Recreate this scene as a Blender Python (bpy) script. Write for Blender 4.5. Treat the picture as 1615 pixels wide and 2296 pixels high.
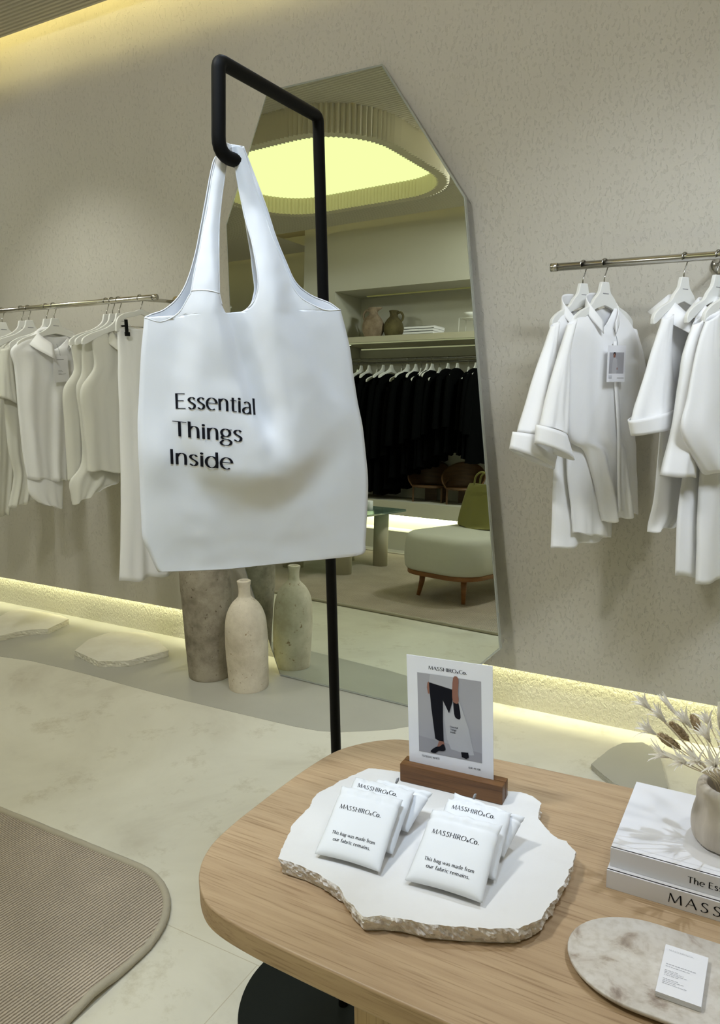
import bpy, bmesh, math, random
from mathutils import Vector, Matrix, noise

sc = bpy.context.scene
for o in list(bpy.data.objects):
    bpy.data.objects.remove(o, do_unlink=True)
COL = sc.collection
PI = math.pi
random.seed(4)

# ------------------------------------------------------------------ camera
cam_d = bpy.data.cameras.new('camera')
cam_d.sensor_fit = 'VERTICAL'; cam_d.sensor_height = 36.0; cam_d.lens = 1722.0 / 2296.0 * 36.0
cam_d.clip_start = 0.02; cam_d.clip_end = 60
cam = bpy.data.objects.new('camera', cam_d); COL.objects.link(cam)
RX = [[0.87032702, -0.0743531, 0.48682902], [0.49205021, 0.17230036, -0.85334587], [-0.02043191, 0.98223429, 0.18654312]]
M = Matrix(RX).to_4x4(); M.translation = Vector((0, 0, 1.4))
cam.matrix_world = M
sc.camera = cam

# ------------------------------------------------------------------ exposure, ambient, lamps
sc.view_settings.view_transform = 'Standard'
sc.view_settings.look = 'None'
sc.view_settings.gamma = 1.0
sc.view_settings.use_curve_mapping = False
sc.view_settings.exposure = -0.23
sc.render.film_transparent = False
W = bpy.data.worlds.new('world'); sc.world = W; W.use_nodes = True
W.node_tree.nodes['Background'].inputs[0].default_value = (0.9, 0.88, 0.78, 1)
W.node_tree.nodes['Background'].inputs[1].default_value = 0.0

def spot(name, loc, target, power, size, blend=0.5, col=(1, 0.97, 0.93), rad=0.04):
    d = bpy.data.lights.new(name, 'SPOT'); d.energy = power; d.spot_size = math.radians(size); d.spot_blend = blend
    d.color = col; d.shadow_soft_size = rad
    o = bpy.data.objects.new(name, d); COL.objects.link(o); o.location = loc
    o.rotation_euler = (Vector(target) - Vector(loc)).to_track_quat('-Z', 'Y').to_euler()
    return o
def area(name, loc, target, power, sx, sy, col=(1, 0.97, 0.9)):
    d = bpy.data.lights.new(name, 'AREA'); d.energy = power; d.shape = 'RECTANGLE'; d.size = sx; d.size_y = sy; d.color = col
    o = bpy.data.objects.new(name, d); COL.objects.link(o); o.location = loc
    o.rotation_euler = (Vector(target) - Vector(loc)).to_track_quat('-Z', 'Y').to_euler()
    return o
COOL = (0.80, 0.89, 1.0)
NEUT = (0.97, 0.99, 0.96)
spot('spot_right_rail', (0.80, 0.95, 2.95), (-0.40, 2.6, 1.2), 115, 60, 0.7, COOL, 0.25)
spot('spot_right_rail_near', (0.30, 1.05, 2.95), (-0.45, 2.6, 1.1), 66, 62, 0.7, COOL, 0.16)
spot('spot_right_rail_far', (1.0, 1.6, 2.95), (0.05, 2.6, 1.2), 38, 60, 0.7, COOL)
spot('spot_left_rail', (-3.2, 1.75, 2.95), (-3.1, 2.6, 1.0), 62, 75, 0.8, NEUT)
spot('spot_tote', (-0.30, 0.15, 2.97), (-0.72, 1.0, 1.28), 152, 36, 0.7, (0.64, 0.80, 1.0), 0.16)
spot('spot_table', (-1.05, 1.75, 2.95), (-0.4, 0.95, 0.7), 15, 42, 0.6, (0.74, 0.84, 1.0))
spot('spot_vase', (0.22, 1.72, 2.95), (-0.01, 1.05, 0.75), 78, 24, 0.5, (0.74, 0.85, 1.0), 0.015)
spot('spot_floor', (-1.2, 0.9, 2.95), (-1.7, 2.0, 0.0), 48, 80, 0.8, NEUT)
spot('fill_wide_a', (0.6, 0.9, 2.98), (0.4, 1.1, 0), 44, 178, 0.1, NEUT, 0.12)  # added wide fill, raises the general light on the table side
spot('fill_wide_b', (-1.3, 0.2, 2.98), (-1.7, 0.5, 0), 128, 178, 0.1, NEUT, 0.12)  # added fill out of view, lifts the rug area and mirrored room
spot('fill_wide_c', (-5.2, 1.4, 2.98), (-5.0, 1.6, 0), 78, 178, 0.1, NEUT, 0.12)  # added fill beyond the left edge, brightens the left part of the shop
spot('fill_far_wall', (-1.45, -0.30, 2.97), (-3.3, -0.95, 1.3), 90, 105, 0.8, NEUT, 0.08)  # added lamp kept out of the mirror view, brightens the niche wall

# ------------------------------------------------------------------ helpers
def tag(o, label=None, cat=None, group=None, kind=None):
    if label: o['label'] = label
    if cat: o['category'] = cat
    if group: o['group'] = group
    if kind: o['kind'] = kind
    return o
def mesh(name, verts, faces, mats, parent=None, smooth=True, fm=None, loc=None, rot=None):
    me = bpy.data.meshes.new(name)
    me.from_pydata([tuple(v) for v in verts], [], faces)
    if not isinstance(mats, (list, tuple)): mats = [mats]
    for m in mats: me.materials.append(m)
    if fm: me.polygons.foreach_set('material_index', fm)
    me.polygons.foreach_set('use_smooth', [bool(smooth)] * len(me.polygons))
    me.update()
    o = bpy.data.objects.new(name, me); COL.objects.link(o)
    if parent: o.parent = parent
    if loc is not None: o.location = loc
    if rot is not None: o.rotation_euler = rot
    return o
def empty(name, loc, rz=0.0, label=None, cat=None, group=None):
    o = bpy.data.objects.new(name, None); COL.objects.link(o); o.location = loc; o.rotation_euler = (0, 0, rz)
    o.empty_display_size = 0.05
    tag(o, label, cat, group)
    return o
def solid(o, t, off=0):
    m = o.modifiers.new('thickness', 'SOLIDIFY'); m.thickness = t; m.offset = off
    return o
def bevel(o, w, seg=2, ang=35):
    m = o.modifiers.new('bevel', 'BEVEL'); m.width = w; m.segments = seg; m.limit_method = 'ANGLE'; m.angle_limit = math.radians(ang)
    return o
def auto(o, ang=35):
    o.data.shade_smooth() if hasattr(o.data, 'shade_smooth') else None
    try: o.data.set_sharp_from_angle(angle=math.radians(ang))
    except Exception: pass
    return o
class G:
    """geometry collector"""
    def __init__(s): s.v = []; s.f = []; s.m = []
    def add(s, v, f, mi=0):
        b = len(s.v); s.v += [tuple(x) for x in v]; s.f += [tuple(i + b for i in q) for q in f]; s.m += [mi] * len(f); return s
    def box(s, x0, x1, y0, y1, z0, z1, mi=0):
        v = [(x0, y0, z0), (x1, y0, z0), (x1, y1, z0), (x0, y1, z0), (x0, y0, z1), (x1, y0, z1), (x1, y1, z1), (x0, y1, z1)]
        return s.add(v, [(0, 3, 2, 1), (4, 5, 6, 7), (0, 1, 5, 4), (1, 2, 6, 5), (2, 3, 7, 6), (3, 0, 4, 7)], mi)
    def prism(s, pts, z0, z1, mi=0):
        n = len(pts)
        v = [(x, y, z0) for x, y in pts] + [(x, y, z1) for x, y in pts]
        f = [tuple(reversed(range(n))), tuple(range(n, 2 * n))] + [(i, (i + 1) % n, n + (i + 1) % n, n + i) for i in range(n)]
        return s.add(v, f, mi)
    def tube(s, path, r, n=10, mi=0, cap=True, closed=False):
        path = [Vector(p) for p in path]; N = len(path); rr = r if isinstance(r, (list, tuple)) else [r] * N
        t0 = (path[1] - path[0]).normalized(); a = t0.orthogonal().normalized(); v = []
        for i, p in enumerate(path):
            if closed: t = (path[(i + 1) % N] - path[i - 1]).normalized()
            else: t = (path[min(i + 1, N - 1)] - path[max(i - 1, 0)]).normalized()
            a = (a - t * a.dot(t)); a = a.normalized() if a.length > 1e-6 else t.orthogonal().normalized()
            b = t.cross(a)
            for k in range(n):
                an = 2 * PI * k / n; v.append(p + (a * math.cos(an) + b * math.sin(an)) * rr[i])
        f = []
        for i in range(N if closed else N - 1):
            j = (i + 1) % N
            for k in range(n): f.append((i * n + k, i * n + (k + 1) % n, j * n + (k + 1) % n, j * n + k))
        if cap and not closed: f += [tuple(reversed(range(n))), tuple(range((N - 1) * n, N * n))]
        return s.add(v, f, mi)
    def lathe(s, prof, c=(0, 0, 0), n=40, mi=0, capb=True, capt=False, fn=None):
        v = []
        for z, r in prof:
            for k in range(n):
                an = 2 * PI * k / n; q = r if fn is None else fn(r, an, z)
                v.append((c[0] + q * math.cos(an), c[1] + q * math.sin(an), c[2] + z))
        f = []
        for i in range(len(prof) - 1):
            for k in range(n): f.append((i * n + k, i * n + (k + 1) % n, (i + 1) * n + (k + 1) % n, (i + 1) * n + k))
        if capb: f.append(tuple(reversed(range(n))))
        if capt: f.append(tuple(range((len(prof) - 1) * n, len(prof) * n)))
        return s.add(v, f, mi)
    def obj(s, name, mats, parent=None, smooth=True, loc=None, rot=None):
        return mesh(name, s.v, s.f, mats, parent, smooth, s.m if isinstance(mats, (list, tuple)) else None, loc, rot)
def cr(pts, n, closed=False):
    """Catmull-Rom through points of any dimension, n samples per span"""
    P = [Vector(p) for p in pts]; out = []; N = len(P)
    for i in range(N if closed else N - 1):
        g = lambda k: P[k % N] if closed else P[max(0, min(N - 1, k))]
        p0, p1, p2, p3 = g(i - 1), g(i), g(i + 1), g(i + 2)
        for j in range(n):
            t = j / n
            out.append(0.5 * ((2 * p1) + (p2 - p0) * t + (2 * p0 - 5 * p1 + 4 * p2 - p3) * t * t + (3 * p1 - p0 - 3 * p2 + p3) * t ** 3))
    if not closed: out.append(P[-1].copy())
    return out
def lerp(a, b, t): return a + (b - a) * t
def sstep(a, b, x):
    t = max(0, min(1, (x - a) / (b - a))); return t * t * (3 - 2 * t)
def rrect(x0, x1, y0, y1, r, n=8):
    p = []
    for cx, cy, a in ((x1 - r, y1 - r, 0), (x0 + r, y1 - r, 90), (x0 + r, y0 + r, 180), (x1 - r, y0 + r, 270)):
        for k in range(n + 1):
            an = math.radians(a + 90 * k / n); p.append((cx + r * math.cos(an), cy + r * math.sin(an)))
    return p

# ------------------------------------------------------------------ materials
def newmat(name):
    m = bpy.data.materials.new(name); m.use_nodes = True
    nt = m.node_tree; b = nt.nodes['Principled BSDF']; return m, nt, b
def mat(name, col, rough=0.6, metal=0.0, spec=0.4, bump=None, var=None, coat=0, emit=None, estr=0):
    """col base; bump=(scale,strength,dist[,detail]); var=(scale,col2,lo,hi[,stretch])"""
    m, nt, b = newmat(name); N = nt.nodes; L = nt.links
    b.inputs['Base Color'].default_value = (*col, 1); b.inputs['Roughness'].default_value = rough
    b.inputs['Metallic'].default_value = metal; b.inputs['Specular IOR Level'].default_value = spec
    b.inputs['Coat Weight'].default_value = coat
    if emit: b.inputs['Emission Color'].default_value = (*emit, 1); b.inputs['Emission Strength'].default_value = estr
    tc = N.new('ShaderNodeTexCoord')
    if var:
        mp = N.new('ShaderNodeMapping'); mp.inputs['Scale'].default_value = var[4] if len(var) > 4 else (1, 1, 1)
        L.new(tc.outputs['Object'], mp.inputs[0])
        nz = N.new('ShaderNodeTexNoise'); nz.inputs['Scale'].default_value = var[0]; nz.inputs['Detail'].default_value = 6; nz.inputs['Roughness'].default_value = 0.6
        L.new(mp.outputs[0], nz.inputs['Vector'])
        rp = N.new('ShaderNodeValToRGB'); rp.color_ramp.elements[0].position = var[2]; rp.color_ramp.elements[1].position = var[3]
        rp.color_ramp.elements[0].color = (*var[1], 1); rp.color_ramp.elements[1].color = (*col, 1)
        L.new(nz.outputs['Fac'], rp.inputs[0]); L.new(rp.outputs[0], b.inputs['Base Color'])
    if bump:
        nb = N.new('ShaderNodeTexNoise'); nb.inputs['Scale'].default_value = bump[0]; nb.inputs['Detail'].default_value = bump[3] if len(bump) > 3 else 4
        L.new(tc.outputs['Object'], nb.inputs['Vector'])
        bp = N.new('ShaderNodeBump'); bp.inputs['Strength'].default_value = bump[1]; bp.inputs['Distance'].default_value = bump[2]
        L.new(nb.outputs['Fac'], bp.inputs['Height']); L.new(bp.outputs[0], b.inputs['Normal'])
    return m
def emis(name, col, s):
    m = bpy.data.materials.new(name); m.use_nodes = True; nt = m.node_tree; nt.nodes.clear()
    e = nt.nodes.new('ShaderNodeEmission'); e.inputs[0].default_value = (*col, 1); e.inputs[1].default_value = s
    o = nt.nodes.new('ShaderNodeOutputMaterial'); nt.links.new(e.outputs[0], o.inputs[0]); return m
def fabric(name, col, weave=900, trans=0.25, bstr=0.15):
    m = bpy.data.materials.new(name); m.use_nodes = True; nt = m.node_tree; N = nt.nodes; L = nt.links
    b = N['Principled BSDF']; b.inputs['Base Color'].default_value = (*col, 1); b.inputs['Roughness'].default_value = 0.75
    b.inputs['Specular IOR Level'].default_value = 0.25; b.inputs['Sheen Weight'].default_value = 0.1
    tc = N.new('ShaderNodeTexCoord')
    n1 = N.new('ShaderNodeTexNoise'); n1.inputs['Scale'].default_value = 9; n1.inputs['Detail'].default_value = 3; L.new(tc.outputs['Object'], n1.inputs['Vector'])
    n2 = N.new('ShaderNodeTexNoise'); n2.inputs['Scale'].default_value = weave; n2.inputs['Detail'].default_value = 1; L.new(tc.outputs['Object'], n2.inputs['Vector'])
    ad = N.new('ShaderNodeMath'); ad.operation = 'MULTIPLY_ADD'; ad.inputs[1].default_value = 0.06; L.new(n2.outputs['Fac'], ad.inputs[0]); L.new(n1.outputs['Fac'], ad.inputs[2])
    bp = N.new('ShaderNodeBump'); bp.inputs['Strength'].default_value = bstr; bp.inputs['Distance'].default_value = 0.02
    L.new(ad.outputs[0], bp.inputs['Height']); L.new(bp.outputs[0], b.inputs['Normal'])
    if trans:
        t = N.new('ShaderNodeBsdfTranslucent'); t.inputs[0].default_value = (*col, 1)
        mx = N.new('ShaderNodeMixShader'); mx.inputs[0].default_value = trans
        L.new(b.outputs[0], mx.inputs[1]); L.new(t.outputs[0], mx.inputs[2]); L.new(mx.outputs[0], N['Material Output'].inputs[0])
    return m

# stucco wall
def stucco(name, col, col2, rough_bump, pits=(0.315, 0.445)):
    m, nt, b = newmat(name); N = nt.nodes; L = nt.links
    b.inputs['Roughness'].default_value = 0.85; b.inputs['Specular IOR Level'].default_value = 0.2
    tc = N.new('ShaderNodeTexCoord')
    mp = N.new('ShaderNodeMapping'); mp.inputs['Scale'].default_value = (1, 1, 0.35); L.new(tc.outputs['Object'], mp.inputs[0])
    nz = N.new('ShaderNodeTexNoise'); nz.inputs['Scale'].default_value = 1.6; nz.inputs['Detail'].default_value = 5; L.new(mp.outputs[0], nz.inputs['Vector'])
    rp = N.new('ShaderNodeValToRGB'); rp.color_ramp.elements[0].position = 0.35; rp.color_ramp.elements[1].position = 0.7
    rp.color_ramp.elements[0].color = (*col2, 1); rp.color_ramp.elements[1].color = (*col, 1); L.new(nz.outputs['Fac'], rp.inputs[0])
    L.new(rp.outputs[0], b.inputs['Base Color'])
    n1 = N.new('ShaderNodeTexNoise'); mp2 = N.new('ShaderNodeMapping'); mp2.inputs['Scale'].default_value = (1, 1, 0.6); L.new(tc.outputs['Object'], mp2.inputs[0])
    n1.inputs['Scale'].default_value = 95; n1.inputs['Detail'].default_value = 4; n1.inputs['Roughness'].default_value = 0.6; n1.inputs['Distortion'].default_value = 0.4; L.new(mp2.outputs[0], n1.inputs['Vector'])
    r1 = N.new('ShaderNodeValToRGB'); r1.color_ramp.elements[0].position = pits[0]; r1.color_ramp.elements[1].position = pits[1]; L.new(n1.outputs['Fac'], r1.inputs[0])
    n2 = N.new('ShaderNodeTexNoise'); n2.inputs['Scale'].default_value = 240; n2.inputs['Detail'].default_value = 2; L.new(tc.outputs['Object'], n2.inputs['Vector'])
    ad = N.new('ShaderNodeMath'); ad.operation = 'MULTIPLY_ADD'; ad.inputs[1].default_value = 0.25; L.new(n2.outputs['Fac'], ad.inputs[0]); L.new(r1.outputs[0], ad.inputs[2])
    bp = N.new('ShaderNodeBump'); bp.inputs['Strength'].default_value = rough_bump; bp.inputs['Distance'].default_value = 0.004
    L.new(ad.outputs[0], bp.inputs['Height']); L.new(bp.outputs[0], b.inputs['Normal'])
    return m
M_wall = stucco('wall_stucco', (0.525, 0.50, 0.435), (0.485, 0.46, 0.40), 0.52)
M_wall2 = stucco('wall_far_plaster', (0.54, 0.53, 0.45), (0.52, 0.505, 0.43), 0.12)
M_plinth = stucco('plinth_rough', (0.66, 0.63, 0.50), (0.60, 0.57, 0.46), 1.0, (0.30, 0.70))
M_ceil = mat('ceiling_ribs', (0.58, 0.54, 0.45), 0.8)
M_ceil2 = mat('ceiling_smooth', (0.36, 0.31, 0.23), 0.9)
M_fluted = mat('fluted_beige', (0.66, 0.61, 0.47), 0.7)

def floor_mat():
    m, nt, b = newmat('cream_microcement'); N = nt.nodes; L = nt.links
    tc = N.new('ShaderNodeTexCoord')
    n1 = N.new('ShaderNodeTexNoise'); n1.inputs['Scale'].default_value = 1.3; n1.inputs['Detail'].default_value = 8; n1.inputs['Roughness'].default_value = 0.62; n1.inputs['Distortion'].default_value = 0.6
    L.new(tc.outputs['Object'], n1.inputs['Vector'])
    r1 = N.new('ShaderNodeValToRGB'); e = r1.color_ramp.elements
    e[0].position = 0.33; e[0].color = (0.50, 0.465, 0.375, 1); e[1].position = 0.62; e[1].color = (0.66, 0.63, 0.525, 1)
    x = e.new(0.45); x.color = (0.60, 0.57, 0.47, 1); L.new(n1.outputs['Fac'], r1.inputs[0])
    n2 = N.new('ShaderNodeTexNoise'); n2.inputs['Scale'].default_value = 5; n2.inputs['Detail'].default_value = 9; n2.inputs['Roughness'].default_value = 0.75; L.new(tc.outputs['Object'], n2.inputs['Vector'])
    r2 = N.new('ShaderNodeValToRGB'); r2.color_ramp.elements[0].position = 0.28; r2.color_ramp.elements[0].color = (0.62, 0.57, 0.47, 1); r2.color_ramp.elements[1].position = 0.45; r2.color_ramp.elements[1].color = (1, 1, 1, 1)
    L.new(n2.outputs['Fac'], r2.inputs[0])
    mx = N.new('ShaderNodeMix'); mx.data_type = 'RGBA'; mx.blend_type = 'MULTIPLY'; mx.inputs[0].default_value = 0.75
    L.new(r1.outputs[0], mx.inputs[6]); L.new(r2.outputs[0], mx.inputs[7])
    # hairline joints: x = -1.024 for y<1.257, y = 1.257
    sp = N.new('ShaderNodeSeparateXYZ'); L.new(tc.outputs['Object'], sp.inputs[0])
    def line(sock, c):
        a = N.new('ShaderNodeMath'); a.operation = 'SUBTRACT'; a.inputs[1].default_value = c; L.new(sock, a.inputs[0])
        d = N.new('ShaderNodeMath'); d.operation = 'ABSOLUTE'; L.new(a.outputs[0], d.inputs[0])
        g = N.new('ShaderNodeMath'); g.operation = 'LESS_THAN'; g.inputs[1].default_value = 0.0011; L.new(d.outputs[0], g.inputs[0]); return g
    gx, gy = line(sp.outputs[0], -1.026), line(sp.outputs[1], 1.258)
    lo = N.new('ShaderNodeMath'); lo.operation = 'LESS_THAN'; lo.inputs[1].default_value = 1.258; L.new(sp.outputs[1], lo.inputs[0])
    gxx = N.new('ShaderNodeMath'); gxx.operation = 'MULTIPLY'; L.new(gx.outputs[0], gxx.inputs[0]); L.new(lo.outputs[0], gxx.inputs[1])
    gm = N.new('ShaderNodeMath'); gm.operation = 'MAXIMUM'; L.new(gxx.outputs[0], gm.inputs[0]); L.new(gy.outputs[0], gm.inputs[1])
    gs = N.new('ShaderNodeMath'); gs.operation = 'MULTIPLY'; gs.inputs[1].default_value = 0.6; L.new(gm.outputs[0], gs.inputs[0])
    m2 = N.new('ShaderNodeMix'); m2.data_type = 'RGBA'; L.new(gs.outputs[0], m2.inputs[0]); L.new(mx.outputs[2], m2.inputs[6]); m2.inputs[7].default_value = (0.36, 0.30, 0.2, 1)
    L.new(m2.outputs[2], b.inputs['Base Color'])
    b.inputs['Roughness'].default_value = 0.42; b.inputs['Specular IOR Level'].default_value = 0.35
    return m
M_floor = floor_mat()
M_gray = mat('grey_microcement', (0.40, 0.385, 0.325), 0.4, var=(2.0, (0.36, 0.345, 0.29), 0.35, 0.65))
M_white = fabric('white_cotton', (0.92, 0.92, 0.93), 900, 0.08)
M_cream = fabric('offwhite_cotton', (0.85, 0.84, 0.77))
M_tote = fabric('tote_cotton', (0.82, 0.83, 0.86), 1200, 0.10, 0.06)
M_black = mat('black_steel', (0.005, 0.005, 0.005), 0.55, spec=0.12, bump=(300, 0.1, 0.001))
M_blackdisc = mat('black_base', (0.008, 0.010, 0.008), 0.6, spec=0.12, bump=(400, 0.2, 0.001))
M_chrome = mat('chrome', (0.62, 0.60, 0.55), 0.22, 1.0)
M_dchrome = mat('hook_chrome', (0.40, 0.39, 0.36), 0.2, 1.0)
M_hanger = mat('hanger_white', (0.78, 0.78, 0.75), 0.35)
M_ink = mat('black_ink', (0.008, 0.008, 0.012), 0.7, spec=0.1)
M_inkg = mat('grey_ink', (0.30, 0.30, 0.31), 0.8, spec=0.1)
M_card = mat('white_card', (0.80, 0.80, 0.84), 0.55)
M_photo = mat('photo_grey', (0.36, 0.355, 0.385), 0.5)
M_photo2 = mat('photo_light', (0.44, 0.44, 0.465), 0.5)
M_skin = mat('photo_skin', (0.26, 0.115, 0.08), 0.5)
M_mirror = mat('mirror_silver', (0.80, 0.86, 0.78), 0.0, 1.0)
M_medge = mat('mirror_edge', (0.50, 0.53, 0.50), 0.25, 0.6)
M_stone = mat('white_limestone', (0.705, 0.69, 0.675), 0.8, bump=(60, 0.12, 0.002), var=(14, (0.68, 0.66, 0.64), 0.35, 0.55))
M_stoneedge = mat('rough_limestone', (0.88, 0.845, 0.81), 0.95, bump=(140, 0.8, 0.004, 8), var=(90, (0.70, 0.645, 0.60), 0.36, 0.56))
M_slab = mat('floor_slab_stone', (0.66, 0.63, 0.53), 0.7, bump=(30, 0.15, 0.003), var=(7, (0.60, 0.565, 0.46), 0.35, 0.6))
M_book = mat('book_white', (0.78, 0.78, 0.82), 0.35)
M_pages = mat('book_pages', (0.70, 0.69, 0.68), 0.8, bump=(500, 0.5, 0.001))
M_olive = fabric('olive_canvas', (0.20, 0.19, 0.055), 600, 0, 0.3)
M_upholst = fabric('grey_linen', (0.52, 0.515, 0.44), 700, 0, 0.25)
M_blackcloth = mat('black_cloth', (0.0025, 0.003, 0.003), 0.9, spec=0.02, bump=(40, 0.3, 0.01))
M_darkwood = mat('brown_ply', (0.13, 0.065, 0.025), 0.45, var=(6, (0.085, 0.042, 0.016), 0.35, 0.65, (1, 1, 8)))
M_teak = mat('teak', (0.26, 0.105, 0.03), 0.4, var=(8, (0.18, 0.07, 0.02), 0.35, 0.65, (1, 1, 6)))
M_beigecol = mat('beige_column', (0.44, 0.41, 0.31), 0.7)
M_shelf = mat('shelf_beige', (0.52, 0.49, 0.37), 0.6)
M_stem = mat('dry_stem', (0.62, 0.53, 0.38), 0.8)
M_petal = fabric('papery_petal', (0.94, 0.91, 0.84), 500, 0.4, 0.1)
M_seed = mat('brown_seed', (0.42, 0.31, 0.18), 0.9, bump=(250, 1, 0.004))
M_glass, nt, b = newmat('green_glass')
b.inputs['Base Color'].default_value = (0.55, 0.75, 0.66, 1); b.inputs['Roughness'].default_value = 0.02; b.inputs['Transmission Weight'].default_value = 0.85; b.inputs['IOR'].default_value = 1.5

def wood(name, c1, c2, ax='X', rough=0.42):
    m, nt, b = newmat(name); N = nt.nodes; L = nt.links
    tc = N.new('ShaderNodeTexCoord'); mp = N.new('ShaderNodeMapping')
    mp.inputs['Scale'].default_value = {'X': (4.5, 70, 70), 'Y': (60, 2.2, 60), 'Z': (60, 60, 2.2)}[ax]; L.new(tc.outputs['Object'], mp.inputs[0])
    n1 = N.new('ShaderNodeTexNoise'); n1.inputs['Scale'].default_value = 1.0; n1.inputs['Detail'].default_value = 7; n1.inputs['Roughness'].default_value = 0.62; n1.inputs['Distortion'].default_value = 0.25; L.new(mp.outputs[0], n1.inputs['Vector'])
    mp2 = N.new('ShaderNodeMapping'); mp2.inputs['Scale'].default_value = {'X': (9, 330, 330), 'Y': (330, 9, 330), 'Z': (330, 330, 9)}[ax]; L.new(tc.outputs['Object'], mp2.inputs[0])
    n2 = N.new('ShaderNodeTexNoise'); n2.inputs['Scale'].default_value = 1.0; n2.inputs['Detail'].default_value = 2; L.new(mp2.outputs[0], n2.inputs['Vector'])
    rp = N.new('ShaderNodeValToRGB'); rp.color_ramp.elements[0].position = 0.30; rp.color_ramp.elements[1].position = 0.62
    rp.color_ramp.elements[0].color = (*c2, 1); rp.color_ramp.elements[1].color = (*c1, 1); L.new(n1.outputs['Fac'], rp.inputs[0])
    r2 = N.new('ShaderNodeValToRGB'); r2.color_ramp.elements[0].position = 0.30; r2.color_ramp.elements[0].color = (0.62, 0.56, 0.5, 1); r2.color_ramp.elements[1].position = 0.46; r2.color_ramp.elements[1].color = (1, 1, 1, 1); L.new(n2.outputs['Fac'], r2.inputs[0])
    mx = N.new('ShaderNodeMix'); mx.data_type = 'RGBA'; mx.blend_type = 'MULTIPLY'; mx.inputs[0].default_value = 0.8; L.new(rp.outputs[0], mx.inputs[6]); L.new(r2.outputs[0], mx.inputs[7])
    L.new(mx.outputs[2], b.inputs['Base Color']); b.inputs['Roughness'].default_value = rough; b.inputs['Specular IOR Level'].default_value = 0.35
    return m
M_oak = wood('oak_veneer', (0.455, 0.325, 0.195), (0.375, 0.255, 0.148))
M_oakleg = wood('oak_leg', (0.46, 0.33, 0.19), (0.38, 0.26, 0.145), 'Z')
M_walnut = wood('walnut', (0.165, 0.075, 0.025), (0.10, 0.043, 0.014))

def patina(name, base, dark, rust, sc_=7):
    m, nt, b = newmat(name); N = nt.nodes; L = nt.links
    tc = N.new('ShaderNodeTexCoord')
    def nz(s, d, r): 
        n = N.new('ShaderNodeTexNoise'); n.inputs['Scale'].default_value = s; n.inputs['Detail'].default_value = d; n.inputs['Roughness'].default_value = r; L.new(tc.outputs['Object'], n.inputs['Vector']); return n
    a = nz(sc_, 9, 0.65); r = N.new('ShaderNodeValToRGB'); r.color_ramp.elements[0].position = 0.36; r.color_ramp.elements[0].color = (*dark, 1); r.color_ramp.elements[1].position = 0.6; r.color_ramp.elements[1].color = (*base, 1); L.new(a.outputs['Fac'], r.inputs[0])
    c = nz(sc_ * 7, 5, 0.6); r2 = N.new('ShaderNodeValToRGB'); r2.color_ramp.elements[0].position = 0.29; r2.color_ramp.elements[0].color = (*rust, 1); r2.color_ramp.elements[1].position = 0.37; r2.color_ramp.elements[1].color = (1, 1, 1, 1); L.new(c.outputs['Fac'], r2.inputs[0])
    mx = N.new('ShaderNodeMix'); mx.data_type = 'RGBA'; mx.blend_type = 'MULTIPLY'; mx.inputs[0].default_value = 1; L.new(r.outputs[0], mx.inputs[6]); L.new(r2.outputs[0], mx.inputs[7])
    L.new(mx.outputs[2], b.inputs['Base Color']); b.inputs['Roughness'].default_value = 0.9; b.inputs['Specular IOR Level'].default_value = 0.15
    d = nz(sc_ * 9, 6, 0.7); bp = N.new('ShaderNodeBump'); bp.inputs['Strength'].default_value = 0.5; bp.inputs['Distance'].default_value = 0.004; L.new(d.outputs['Fac'], bp.inputs['Height']); L.new(bp.outputs[0], b.inputs['Normal'])
    return m
M_vbrown = patina('brown_terracotta', (0.345, 0.305, 0.235), (0.165, 0.14, 0.10), (0.42, 0.37, 0.32))
M_vwhite = patina('chalky_clay', (0.63, 0.565, 0.45), (0.45, 0.39, 0.295), (0.52, 0.42, 0.33), 6)
M_jug = patina('jug_clay', (0.36, 0.28, 0.2), (0.18, 0.135, 0.09), (0.5, 0.4, 0.35))
M_jug2 = patina('jug_dark', (0.14, 0.12, 0.055), (0.08, 0.065, 0.03), (0.5, 0.5, 0.4))
M_cer = mat('drip_ceramic', (0.66, 0.60, 0.53), 0.5, var=(22, (0.50, 0.45, 0.385), 0.35, 0.6, (1, 1, 0.12)))

def tray_mat():
    m, nt, b = newmat('travertine'); N = nt.nodes; L = nt.links
    tc = N.new('ShaderNodeTexCoord')
    a = N.new('ShaderNodeTexNoise'); a.inputs['Scale'].default_value = 11; a.inputs['Detail'].default_value = 8; a.inputs['Roughness'].default_value = 0.6; a.inputs['Distortion'].default_value = 1.4; L.new(tc.outputs['Object'], a.inputs['Vector'])
    r = N.new('ShaderNodeValToRGB'); e = r.color_ramp.elements; e[0].position = 0.30; e[0].color = (0.22, 0.175, 0.14, 1); e[1].position = 0.62; e[1].color = (0.66, 0.625, 0.58, 1)
    x = e.new(0.365); x.color = (0.40, 0.335, 0.28, 1); x = e.new(0.425); x.color = (0.575, 0.53, 0.475, 1); L.new(a.outputs['Fac'], r.inputs[0])
    c = N.new('ShaderNodeTexNoise'); c.inputs['Scale'].default_value = 120; c.inputs['Detail'].default_value = 4; L.new(tc.outputs['Object'], c.inputs['Vector'])
    r2 = N.new('ShaderNodeValToRGB'); r2.color_ramp.elements[0].position = 0.3; r2.color_ramp.elements[0].color = (0.85, 0.83, 0.8, 1); r2.color_ramp.elements[1].position = 0.55; r2.color_ramp.elements[1].color = (1, 1, 1, 1); L.new(c.outputs['Fac'], r2.inputs[0])
    mx = N.new('ShaderNodeMix'); mx.data_type = 'RGBA'; mx.blend_type = 'MULTIPLY'; mx.inputs[0].default_value = 1; L.new(r.outputs[0], mx.inputs[6]); L.new(r2.outputs[0], mx.inputs[7])
    L.new(mx.outputs[2], b.inputs['Base Color']); b.inputs['Roughness'].default_value = 0.4
    return m
M_tray = tray_mat()
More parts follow.
